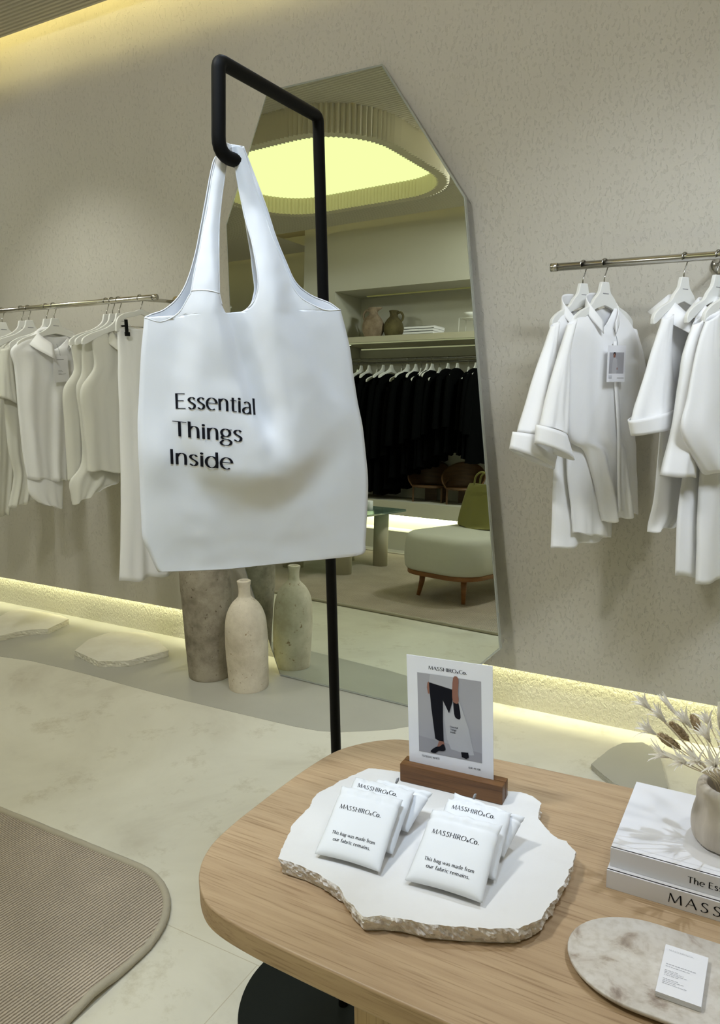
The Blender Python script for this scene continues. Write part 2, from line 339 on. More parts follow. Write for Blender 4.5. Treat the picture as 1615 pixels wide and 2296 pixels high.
def rug_mat():
    m, nt, b = newmat('woven_wool'); N = nt.nodes; L = nt.links
    tc = N.new('ShaderNodeTexCoord')
    w = N.new('ShaderNodeTexWave'); w.wave_type = 'BANDS'; w.bands_direction = 'X'; w.inputs['Scale'].default_value = 34.5; w.inputs['Distortion'].default_value = 0.7; w.inputs['Detail'].default_value = 1; w.inputs['Detail Scale'].default_value = 6
    mpr = N.new('ShaderNodeMapping'); mpr.inputs['Rotation'].default_value = (0, 0, math.radians(6.5)); L.new(tc.outputs['Object'], mpr.inputs[0]); L.new(mpr.outputs[0], w.inputs['Vector'])
    w2 = N.new('ShaderNodeTexWave'); w2.wave_type = 'BANDS'; w2.bands_direction = 'Y'; w2.inputs['Scale'].default_value = 26; w2.inputs['Distortion'].default_value = 3.0; L.new(tc.outputs['Object'], w2.inputs['Vector'])
    n = N.new('ShaderNodeTexNoise'); n.inputs['Scale'].default_value = 5; n.inputs['Detail'].default_value = 6; L.new(tc.outputs['Object'], n.inputs['Vector'])
    r = N.new('ShaderNodeValToRGB'); r.color_ramp.elements[0].position = 0.05; r.color_ramp.elements[0].color = (0.20, 0.165, 0.125, 1); r.color_ramp.elements[1].position = 0.55; r.color_ramp.elements[1].color = (0.56, 0.49, 0.40, 1); L.new(w.outputs['Fac'], r.inputs[0])
    r2 = N.new('ShaderNodeValToRGB'); r2.color_ramp.elements[0].position = 0.3; r2.color_ramp.elements[0].color = (0.86, 0.84, 0.82, 1); r2.color_ramp.elements[1].position = 0.7; r2.color_ramp.elements[1].color = (1.05, 1.02, 1, 1); L.new(n.outputs['Fac'], r2.inputs[0])
    mx = N.new('ShaderNodeMix'); mx.data_type = 'RGBA'; mx.blend_type = 'MULTIPLY'; mx.inputs[0].default_value = 1; L.new(r.outputs[0], mx.inputs[6]); L.new(r2.outputs[0], mx.inputs[7]); L.new(mx.outputs[2], b.inputs['Base Color'])
    ad = N.new('ShaderNodeMath'); ad.operation = 'MULTIPLY_ADD'; ad.inputs[1].default_value = 0.35; L.new(w2.outputs['Fac'], ad.inputs[0]); L.new(w.outputs['Fac'], ad.inputs[2])
    bp = N.new('ShaderNodeBump'); bp.inputs['Strength'].default_value = 0.8; bp.inputs['Distance'].default_value = 0.004; L.new(ad.outputs[0], bp.inputs['Height']); L.new(bp.outputs[0], b.inputs['Normal'])
    b.inputs['Roughness'].default_value = 0.95; b.inputs['Specular IOR Level'].default_value = 0.1
    return m
M_rug = rug_mat()
M_rugedge = fabric('rug_binding', (0.385, 0.345, 0.265), 300, 0, 0.6)
E_panel = emis('panel_glow', (0.95, 1.0, 0.44), 1.45)
E_led = emis('led_floor_glow', (0.92, 0.93, 0.60), 34.0)
E_cove = emis('led_cove_glow', (0.95, 0.80, 0.22), 9.0)
E_cove2 = emis('led_far_cove_glow', (0.95, 0.85, 0.36), 3.2)
E_cove3 = emis('led_ceiling_gap_glow', (0.96, 0.83, 0.33), 48.0)
E_spot = emis('downlight_glow', (0.9, 1.0, 0.6), 6.0)
E_shelf = emis('led_shelf_glow', (0.85, 0.85, 0.5), 0.45)
E_niche = emis('led_niche_glow', (0.8, 0.75, 0.25), 0.22)

# ------------------------------------------------------------------ lettering (broad-nib strokes)
def arc(cx, cy, rx, ry, a0, a1, n=18):
    return [(cx + rx * math.cos(math.radians(lerp(a0, a1, i / n))), cy + ry * math.sin(math.radians(lerp(a0, a1, i / n)))) for i in range(n + 1)]
def sp(*pts, n=6): return [tuple(p)[:2] for p in cr([(x, y, 0) for x, y in pts], n)]
XH = 0.66
arch = lambda x: sp((x, .46), (x + .10, .62), (x + .23, .665), (x + .34, .60), (x + .375, .44), (x + .375, .0))
GL = {   # glyph: (advance, [(weight override or None, points)])
 'E': (.60, [(1, [(.09, 0), (.09, 1)]), (0, [(.09, .975), (.5, .975)]), (0, [(.09, .52), (.44, .52)]), (0, [(.09, .025), (.52, .025)])]),
 'T': (.66, [(0, [(.02, .975), (.64, .975)]), (1, [(.33, 0), (.33, .975)])]),
 'I': (.26, [(1, [(.13, 0), (.13, 1)])]),
 'M': (.98, [(0, [(.07, 0), (.14, 1)]), (1, [(.15, 1), (.48, .08)]), (0, [(.48, .08), (.82, 1)]), (1, [(.83, 1), (.90, 0)])]),
 'A': (.76, [(0, [(.03, 0), (.38, 1)]), (1, [(.36, 1), (.73, 0)]), (0, [(.15, .36), (.6, .36)])]),
 'S': (.60, [(None, sp((.50, .86), (.36, .98), (.19, .93), (.12, .77), (.20, .61), (.36, .48), (.48, .34), (.47, .14), (.31, .01), (.15, .03), (.07, .14)))]),
 'H': (.82, [(1, [(.10, 0), (.10, 1)]), (1, [(.72, 0), (.72, 1)]), (0, [(.10, .52), (.72, .52)])]),
 'R': (.68, [(1, [(.10, 0), (.10, 1)]), (None, [(.10, .97), (.30, .97)] + arc(.30, .735, .24, .235, 90, -90) + [(.10, .5)]), (1, [(.30, .5), (.64, 0)])]),
 'O': (.94, [(None, arc(.47, .5, .40, .5, 90, 450, 36))]),
 'C': (.76, [(None, arc(.50, .5, .42, .5, 48, 312, 28))]),
 'D': (.84, [(1, [(.10, 0), (.10, 1)]), (None, [(.10, .975), (.34, .975)] + arc(.34, .5, .40, .475, 90, -90) + [(.10, .025)])]),
 'B': (.66, [(1, [(.10, 0), (.10, 1)]), (None, [(.10, .975), (.28, .975)] + arc(.28, .755, .20, .22, 90, -90) + [(.1, .535)]), (None, [(.28, .535)] + arc(.30, .28, .25, .255, 90, -90) + [(.10, .025)])]),
 'G': (.86, [(None, arc(.48, .5, .40, .5, 48, 318, 28)), (1, [(.76, .18), (.76, .48)]), (0, [(.52, .48), (.78, .48)])]),
 'W': (1.14, [(1, [(.03, 1), (.32, 0)]), (0, [(.32, 0), (.57, .95)]), (1, [(.56, 1), (.84, 0)]), (0, [(.84, 0), (1.11, 1)])]),
 '&': (.62, [(None, sp((.60, .02), (.36, .30), (.20, .52), (.22, .66), (.34, .67), (.40, .58), (.28, .42), (.10, .26), (.10, .08), (.24, -.01), (.44, .10), (.56, .34)))]),
 '.': (.24, [('dot', (.12, .06))]), ' ': (.30, []),
 'a': (.56, [(1, [(.44, 0), (.44, .42)]), (None, sp((.44, .40), (.42, .58), (.29, .67), (.12, .60))), (None, sp((.44, .38), (.22, .35), (.08, .22), (.10, .05), (.24, -.005), (.38, .07), (.44, .17)))]),
 'b': (.64, [(1, [(.10, 0), (.10, 1.06)]), (None, arc(.32, .33, .24, .335, 200, -160, 30))]),
 'c': (.52, [(None, arc(.33, .33, .26, .335, 48, 312, 24))]),
 'd': (.66, [(1, [(.54, 0), (.54, 1.06)]), (None, arc(.31, .33, .24, .335, 20, 380, 30))]),
 'e': (.60, [(0, [(.07, .37), (.54, .37)]), (None, arc(.31, .33, .245, .335, 6, 305, 26))]),
 'f': (.36, [(None, sp((.38, 1.02), (.27, 1.07), (.18, 1.0), (.165, .85), (.165, 0))), (0, [(.03, .64), (.34, .64)])]),
 'g': (.58, [(None, arc(.27, .45, .19, .215, 90, 450, 28)), (0, [(.40, .62), (.56, .64)]), (None, sp((.14, .27), (.09, .17), (.16, .10), (.38, .06), (.50, -.06), (.44, -.22), (.26, -.28), (.09, -.23), (.05, -.11), (.16, .02)))]),
 'h': (.60, [(1, [(.10, 0), (.10, 1.06)]), (None, arch(.10))]),
 'i': (.24, [(1, [(.12, 0), (.12, .66)]), ('dot', (.12, .90))]),
 'l': (.24, [(1, [(.12, 0), (.12, 1.06)])]),
 'm': (.92, [(1, [(.10, 0), (.10, .66)]), (None, [(x * .9 + .01, y) for x, y in arch(.10)]), (None, [(x * .9 + .01, y) for x, y in arch(.47)])]),
 'n': (.60, [(1, [(.10, 0), (.10, .66)]), (None, arch(.10))]),
 'o': (.62, [(None, arc(.31, .33, .25, .335, 90, 450, 30))]),
 'r': (.40, [(1, [(.10, 0), (.10, .66)]), (None, sp((.10, .46), (.19, .61), (.30, .66), (.38, .65)))]),
 's': (.46, [(None, sp((.38, .56), (.28, .65), (.15, .62), (.09, .51), (.16, .40), (.28, .32), (.37, .22), (.34, .07), (.22, 0), (.06, .09)))]),
 't': (.38, [(None, sp((.17, .86), (.17, .5), (.17, .15), (.21, .03), (.36, .03))), (0, [(.03, .64), (.36, .64)])]),
 'u': (.60, [(None, sp((.10, .66), (.10, .25), (.14, .06), (.26, -.005), (.38, .07), (.47, .22))), (1, [(.48, 0), (.48, .66)])]),
 'w': (.86, [(1, [(.03, .66), (.25, 0)]), (0, [(.25, 0), (.43, .62)]), (1, [(.42, .66), (.63, 0)]), (0, [(.63, 0), (.83, .66)])]),
 '0': (.60, [(None, arc(.30, .5, .24, .5, 90, 450, 26))]), '1': (.42, [(1, [(.22, 0), (.22, 1)]), (0, [(.08, .85), (.22, 1)])]),
 '4': (.60, [(1, [(.42, 0), (.42, 1)]), (0, [(.42, 1), (.06, .28)]), (0, [(.06, .28), (.56, .28)])]),
 '9': (.60, [(None, arc(.30, .68, .23, .31, 90, 450, 24)), (0, sp((.53, .66), (.46, .25), (.20, 0)))]),
}
def text_geo(s, thick=.125, thin=.045, track=0.0, small=None, xh=1.0):
    """flat lettering as quads: list of (verts2d, faces), total width; unit = cap height"""
    V, Fc, x = [], [], 0.0
    for ch in s:
        adv, strokes = GL[ch]; sc_ = 1.0; 
        if small and ch in small: sc_ = small[ch]
        for w, pts in strokes:
            if w == 'dot':
                b = len(V); r = thick * .62 * sc_; V += [(x + pts[0] * sc_ + r * math.cos(2 * PI * k / 10), pts[1] * sc_ + r * math.sin(2 * PI * k / 10)) for k in range(10)]; Fc.append(tuple(range(b, b + 10))); continue
            P = pts
            if xh != 1 and ch.islower() and w != 'dot': P = [(a_, b_ * xh if b_ <= .7 else .7 * xh + (b_ - .7) * (1.06 - .7 * xh) / .36) for a_, b_ in pts]
            if len(P) == 2: P = [(lerp(P[0][0], P[1][0], i / 6), lerp(P[0][1], P[1][1], i / 6)) for i in range(7)]
            n = len(P); b = len(V); closed = (abs(P[0][0] - P[-1][0]) + abs(P[0][1] - P[-1][1])) < 1e-4
            for i in range(n):
                if closed: a, c = P[(i - 1) if i > 0 else n - 2], P[(i + 1) if i < n - 1 else 1]
                else: a, c = P[max(i - 1, 0)], P[min(i + 1, n - 1)]
                dx, dy = c[0] - a[0], c[1] - a[1]; l = math.hypot(dx, dy) or 1; dx /= l; dy /= l
                if w == 1: wd = thick
                elif w == 0: wd = thin
                else: wd = lerp(thin, thick, abs(dy) ** 1.3)
                wd *= .5 * sc_
                if sc_ < 1: wd *= 1.25
                V.append((x + P[i][0] * sc_ - dy * wd, P[i][1] * sc_ + dx * wd)); V.append((x + P[i][0] * sc_ + dy * wd, P[i][1] * sc_ - dx * wd))
            Fc += [(b + 2 * i, b + 2 * i + 1, b + 2 * i + 3, b + 2 * i + 2) for i in range(n - 1)]
        x += adv * sc_ + track
    return V, Fc, x - track
def put_text(g, s, fn, mi=0, **k):
    V, Fc, w = text_geo(s, **k)
    g.add([fn(x / w, y, w) for x, y in V], Fc, mi)

# ================================================================== the setting
YW, YR = 2.84, 2.895          # wall panel face, recessed plinth face
def struct(o): o['kind'] = 'structure'; return o
struct(G().box(-9, 3, -3.2, 3.1, -0.1, 0.0).obj('floor', M_floor, smooth=False))
# grey inlay along the wall (flush, 1 mm proud)
edge = [(-9, 2.25), (-4.4, 2.24), (-3.7, 2.25), (-3.396, 2.285), (-3.212, 2.315), (-3.008, 2.322), (-2.826, 2.322), (-2.606, 2.316), (-2.421, 2.312), (-2.202, 2.312), (-1.922, 2.318), (-1.762, 2.322), (-1.646, 2.326), (-1.543, 2.338), (-1.465, 2.366), (-1.376, 2.421), (-1.299, 2.475), (-1.242, 2.535), (-1.21, 2.62), (-1.2, 2.73), (-1.2, YR)]
struct(G().prism(edge + [(-9, YR)], 0.0, 0.0015).obj('trim_1', M_gray, smooth=False))
# back wall: hanging stucco panel over a recessed, under-lit plinth
w = G(); w.box(-9, 3, YW, YW + 0.02, 0.185, 3.3); w.box(-9, 3, YW + 0.02, YW + 0.2, 0.235, 3.3); struct(w.obj('wall_back', M_wall, smooth=False))
struct(G().box(-9, 3, YR, YR + 0.145, 0, 0.2345).obj('baseboard_back', M_plinth, smooth=False))
# side walls, far wall
struct(G().box(3.0, 3.15, -3.2, 3.04, 0, 3.3).obj('wall_right', M_wall2, smooth=False))
struct(G().box(-9.15, -9.0, -3.2, 3.04, 0, 3.3).obj('wall_left', M_wall2, smooth=False))
# opposite wall: column + bulkhead with a niche, recess for the rail
YB, YBK = -0.95, -1.42
struct(G().box(-4.86, 3.0, YBK - 0.12, YBK, 0.0, 3.3).obj('wall_front', M_wall2, smooth=False))      # back of the niche
struct(G().box(-4.86, -4.46, YBK, YB, 0.46, 3.3).obj('trim_5', M_wall2, smooth=False))               # column on the left
struct(G().box(-4.46, 3.0, YBK, YB, 2.50, 3.3).obj('trim_6', M_wall2, smooth=False))                 # bulkhead above the niche
struct(G().box(-9.0, -4.86, -1.75, -1.63, 0, 3.3).obj('trim_7', M_wall2, smooth=False))              # wall further back
# stepped ledge
w = G(); w.box(-4.86, 3.0, -1.2, -0.87, 0.0, 0.18); w.box(-4.86, 3.0, YBK, -1.1, 0.0, 0.32); w.box(-4.86, 3.0, YBK, -0.93, 0.325, 0.46)
struct(w.obj('trim_2', M_wall2, smooth=False))
# ceilings: ribbed field near the back wall, smooth field beyond, roof slab above the coves
YC, ZC = 2.745, 3.02
w = G(); y = YC; prof = [(YC, ZC + 0.05), (YC, ZC)]
while y > -0.53:
    prof += [(y - 0.004, ZC - 0.006), (y - 0.016, ZC - 0.006), (y - 0.020, ZC), (y - 0.025, ZC)]; y -= 0.025
prof += [(prof[-1][0], ZC + 0.05)]
HX0, HX1, HY0, HY1 = -4.08, -2.42, 0.34, 1.66    # opening of the light well
v = []; f = []
def strip(x0, x1, pr):
    b = len(v)
    for yy, zz in pr: v.append((x0, yy, zz)); v.append((x1, yy, zz))
    for i in range(len(pr) - 1): f.append((b + 2 * i, b + 2 * i + 1, b + 2 * i + 3, b + 2 * i + 2))
strip(HX1 - 0.06, 3, prof); strip(-9, HX0 + 0.06, prof)
strip(-9, -4.95, [(prof[-2][0], ZC), (-1.28, ZC), (-1.28, ZC + 0.05)])
strip(HX0 + 0.06, HX1 - 0.06, [p for p in prof if p[0] >= HY1 - 0.08]); strip(HX0 + 0.06, HX1 - 0.06, [p for p in prof if p[0] <= HY0 + 0.08])
struct(mesh('ceiling', v, f, M_ceil, smooth=False))
struct(G().box(-9, 3, -3.2, 3.04, 3.3, 3.4).obj('trim_3', M_ceil2, smooth=False))
struct(G().box(-9, 3, -3.3, -3.2, 0, 3.3).obj('trim_4', M_wall2, smooth=False))

def thing(name, loc, label, cat, group=None, rz=0): return empty(name, loc, rz, label, cat, group)
# light well: fluted drum + glowing panel
o = thing('ceiling_light', (-3.25, 1.0, 2.85), 'large glowing rounded ceiling light with fluted rim', 'ceiling light')
def well(off): return [(x, y) for x, y in rrect(HX0 - off, HX1 + off, HY0 - off, HY1 + off, 0.42 + off, 10)]
def resample(p, n):
    P = [Vector((x, y, 0)) for x, y in p]; P.append(P[0]); L = [0]
    for a, b_ in zip(P, P[1:]): L.append(L[-1] + (b_ - a).length)
    out = []; k = 0
    for i in range(n):
        d = L[-1] * i / n
        while L[k + 1] < d: k += 1
        t = (d - L[k]) / max(1e-9, L[k + 1] - L[k]); q = P[k].lerp(P[k + 1], t); out.append((q.x, q.y))
    return out
nfl = 170
def ring(off, z, amp):
    p = resample(well(off), nfl * 4); r = []
    for i, (x, y) in enumerate(p):
        a, c = p[i - 1], p[(i + 1) % len(p)]; dx, dy = c[0] - a[0], c[1] - a[1]; l = math.hypot(dx, dy)
        h = amp * (0.5 - 0.5 * math.cos(2 * PI * i / 4)); r.append((x + dy / l * h + 3.25, y - dx / l * h - 1.0, z - 2.85))
    return r
rings = [ring(0.05, 3.05, 0.022), ring(0.05, 2.85, 0.022), ring(0.0, 2.85, 0.0), ring(0.0, 2.85, -0.018), ring(0.0, 2.985, -0.018)]
n = nfl * 4; v = [q for r in rings for q in r]; f = [(i * n + k, i * n + (k + 1) % n, (i + 1) * n + (k + 1) % n, (i + 1) * n + k) for i in range(4) for k in range(n)]
mesh('fluted_rim', v, f, M_fluted, o, smooth=False)
p = well(0.03); mesh('diffuser', [(x + 3.25, y - 1.0, 0.125) for x, y in p], [tuple(reversed(range(len(p))))], E_panel, o, False)
# cove strips
for nm, bx, m_, lab in (
    ('led_strip', (-8.9, 2.9, YW + 0.022, YW + 0.046, 0.226, 0.233), E_led, 'glowing strip hidden under the stucco wall above the floor'),
    ('led_strip', (-8.9, 2.9, YC - 0.06, YC - 0.04, ZC + 0.18, ZC + 0.19), E_cove3, 'yellow strip in the ceiling gap along the stucco wall'),
    ('led_strip', (-4.95, 2.9, -0.62, -0.58, ZC + 0.055, ZC + 0.065), E_cove2, 'yellow strip in the ceiling gap above the niche wall'),
    ('led_strip', (-8.9, -5.0, -1.36, -1.32, ZC + 0.055, ZC + 0.065), E_cove2, 'yellow strip above the far recessed wall'),
    ('led_strip', (-4.8, 2.9, -1.06, -1.02, 0.312, 0.322), E_led, 'glowing strip under the stepped ledge')):
    tag(G().box(*bx).obj(nm, m_, smooth=False), lab, 'strip light')

# ================================================================== mirror
MN = Vector((-0.044, -0.998, 0.047)).normalized()
mo = thing('leaning_mirror', (-1.6, 2.70, 0.0), 'tall frameless faceted mirror leaning against the stucco wall', 'mirror')
mp = [(-1.468, 2.813, 2.522), (-2.02, 2.838, 2.534), (-2.263, 2.825, 2.028), (-2.217, 2.752, 0.533), (-1.994, 2.717, 0.004), (-1.238, 2.684, 0.004), (-0.926, 2.686, 0.323), (-1.116, 2.773, 2.0)]
P0 = Vector((-1.6, 2.70, 0))
pts = []
for q in mp:
    q = Vector(q); q = q - MN * (q - P0).dot(MN); pts.append(q - P0)
k = len(pts); cen = sum(pts, Vector()) / k
back = [p - MN * 0.018 for p in pts]
inner = [p + (cen - p) * 0.006 + MN * 0.0004 for p in pts]
v = inner; mesh('mirror_glass', v, [tuple(range(k))], M_mirror, mo, False)
v = [p - MN * 0.0006 for p in pts] + back
f = [tuple(range(k)), tuple(reversed(range(k, 2 * k)))] + [(i, k + i, k + (i + 1) % k, (i + 1) % k) for i in range(k)]
mesh('backing_board', v, f, M_medge, mo, False)

# ================================================================== floor slabs, vases
def slab(pts, z0, z1, name, label, cat, m1, m2, amp=0.006, n=160):
    cx = sum(p[0] for p in pts) / len(pts); cy = sum(p[1] for p in pts) / len(pts)
    p = resample(pts, n); v = []; NR = 5
    for r in range(NR):
        t = r / (NR - 1); z = lerp(z0, z1, t)
        for i, (x, y) in enumerate(p):
            d = Vector((x - cx, y - cy)); l = d.length
            a = amp * (noise.noise(Vector((x * 60, y * 60, r * 1.7))) + 0.6 * noise.noise(Vector((x * 160, y * 160, r * 3.1 + 9)))) - amp * 0.3
            if r == NR - 1: a *= 0.5
            dz = 0 if r in (0, NR - 1) else amp * 0.3 * noise.noise(Vector((x * 90, y * 90, 5 + r)))
            v.append((x - cx + d.x / l * a, y - cy + d.y / l * a, z - z0 + dz))
    f = [(r * n + i, r * n + (i + 1) % n, (r + 1) * n + (i + 1) % n, (r + 1) * n + i) for r in range(NR - 1) for i in range(n)]
    fm = [1] * len(f)
    f += [tuple(range((NR - 1) * n, NR * n)), tuple(reversed(range(n)))]; fm += [0, 0]
    o = mesh(name, v, f, [m1, m2], None, False, fm, (cx, cy, z0)); tag(o, label, cat); return o
slab([(-3.063, 2.456), (-3.129, 2.605), (-3.114, 2.721), (-3.037, 2.781), (-2.929, 2.805), (-2.777, 2.758), (-2.750, 2.731), (-2.633, 2.670), (-2.715, 2.479), (-2.842, 2.407)], 0.002, 0.032, 'stone_slab', 'pale faceted stone slab on the floor left of the brown vase', 'stone slab', M_slab, M_slab, 0.004)
slab([(-3.902, 2.642), (-3.935, 2.716), (-3.913, 2.793), (-3.790, 2.81), (-3.584, 2.81), (-3.497, 2.789), (-3.460, 2.618), (-3.534, 2.570), (-3.580, 2.502), (-3.601, 2.426), (-3.85, 2.42)], 0.002, 0.032, 'stone_slab', 'pale stone slab on the floor below the white shirts at the frame edge', 'stone slab', M_slab, M_slab, 0.004)
slab([(-0.536, 2.528), (-0.524, 2.584), (-0.499, 2.678), (-0.470, 2.735), (-0.407, 2.774), (-0.368, 2.746), (-0.328, 2.674), (-0.279, 2.491), (-0.396, 2.421), (-0.440, 2.437), (-0.491, 2.482)], 0.001, 0.022, 'stone_slab', 'grey stone slab on the floor behind the wooden table', 'stone slab', M_gray, M_gray, 0.003)
def vase(name, loc, prof, m, label, wob=0.02, n=64):
    P = [(q.y, q.x) for q in cr([(r, z, 0) for z, r in prof], 5)]
    fn = lambda r, an, z: r * (1 + wob * noise.noise(Vector((math.cos(an) * 1.1, math.sin(an) * 1.1, z * 4))) + 0.012 * noise.noise(Vector((math.cos(an) * 6, math.sin(an) * 6, z * 30))))
    o = G().lathe(P, (0, 0, 0), n, fn=fn).obj(name, m, loc=loc); return tag(o, label, 'vase')
vase('floor_vase', (-2.052, 2.56, 0.002), [(0, .083), (.006, .088), (.09, .091), (.20, .0945), (.29, .0915), (.345, .081), (.385, .060), (.412, .034), (.425, .027), (.46, .026), (.482, .030), (.489, .029), (.489, .019), (.46, .015), (.38, .02)], M_vwhite, 'chalky cream bottle-shaped clay vase in front of the mirror')
vase('floor_vase', (-2.296, 2.588, 0.002), [(0, .094), (.008, .101), (.10, .104), (.25, .109), (.45, .116), (.54, .112), (.60, .09), (.645, .055), (.665, .04), (.71, .038), (.73, .045), (.74, .043), (.74, .03), (.7, .024), (.6, .03)], M_vbrown, 'tall weathered brown clay vase half hidden by the hanging tote bag')

# ================================================================== rug
def rug_outline(off): return [(x, y) for x, y in rrect(-4.75 + off, -1.28 - off, -0.62 + off, 1.395 - off, 0.26 - off, 12)]
ro = thing('area_rug', (-3.0, 0.4, 0.0), 'ribbed beige woven rug with rounded corner', 'rug')
p = rug_outline(0.02); g = G(); g.prism([(x + 3.0, y - 0.4) for x, y in p], 0.001, 0.011); g.obj('woven_field', M_rug, ro, False)
pp = resample(rug_outline(0.011), 300)
def lift(x, y): return 0.010 * math.exp(-(((x + 1.29) / 0.05) ** 2 + ((y - 1.0) / 0.05) ** 2)) + 0.0015 * noise.noise(Vector((x * 25, y * 25, 0)))
G().tube([(x + 3.0, y - 0.4, 0.010 + lift(x, y)) for x, y in pp], 0.0105, 10, closed=True).obj('bound_edge', M_rugedge, ro)

# ================================================================== display rack and tote
PX, PY = -0.78, 1.2465
ro = thing('bag_rack', (PX, PY, 0), 'black steel bag stand with bent hook arm and round base', 'display rack')
base = G().lathe([(0.0, .228), (0.006, .232), (0.012, .230), (0.012, .0001)], n=96).obj('round_base', M_blackdisc, ro)
auto(base, 40)
def bend(path, r, n=6):
    P = [Vector(p) for p in path]; out = [P[0]]
    for a, b_, c in zip(P, P[1:], P[2:]):
        d1 = (a - b_).normalized() * r; d2 = (c - b_).normalized() * r
        for i in range(n + 1):
            t = i / n; out.append((b_ + d1) * (1 - t) ** 2 + b_ * 2 * t * (1 - t) + (b_ + d2) * t * t)
    out.append(P[-1]); return out
HZ = 1.836
arm = [(0, 0, 0.01), (0, 0, HZ), (0.010, -0.284, HZ + 0.004), (0.006, -0.290, 1.709), (0.014, -0.252, 1.709)]
pa = [Vector(arm[0])] + bend([(0, 0, 1.3)] + arm[1:], 0.016) 
pa = bend([(0, 0, 0.01), (0, 0, HZ), arm[2]], 0.012) [:-1] + bend([((0 + .010) / 2, -0.142, HZ + .002), arm[2], (0.008, -0.288, 1.76)], 0.012)[:-1] + bend([(0.008, -0.288, 1.76), arm[3], arm[4]], 0.028)
g = G().tube(pa, 0.0105, 16); g.obj('bent_pole', M_black, ro)


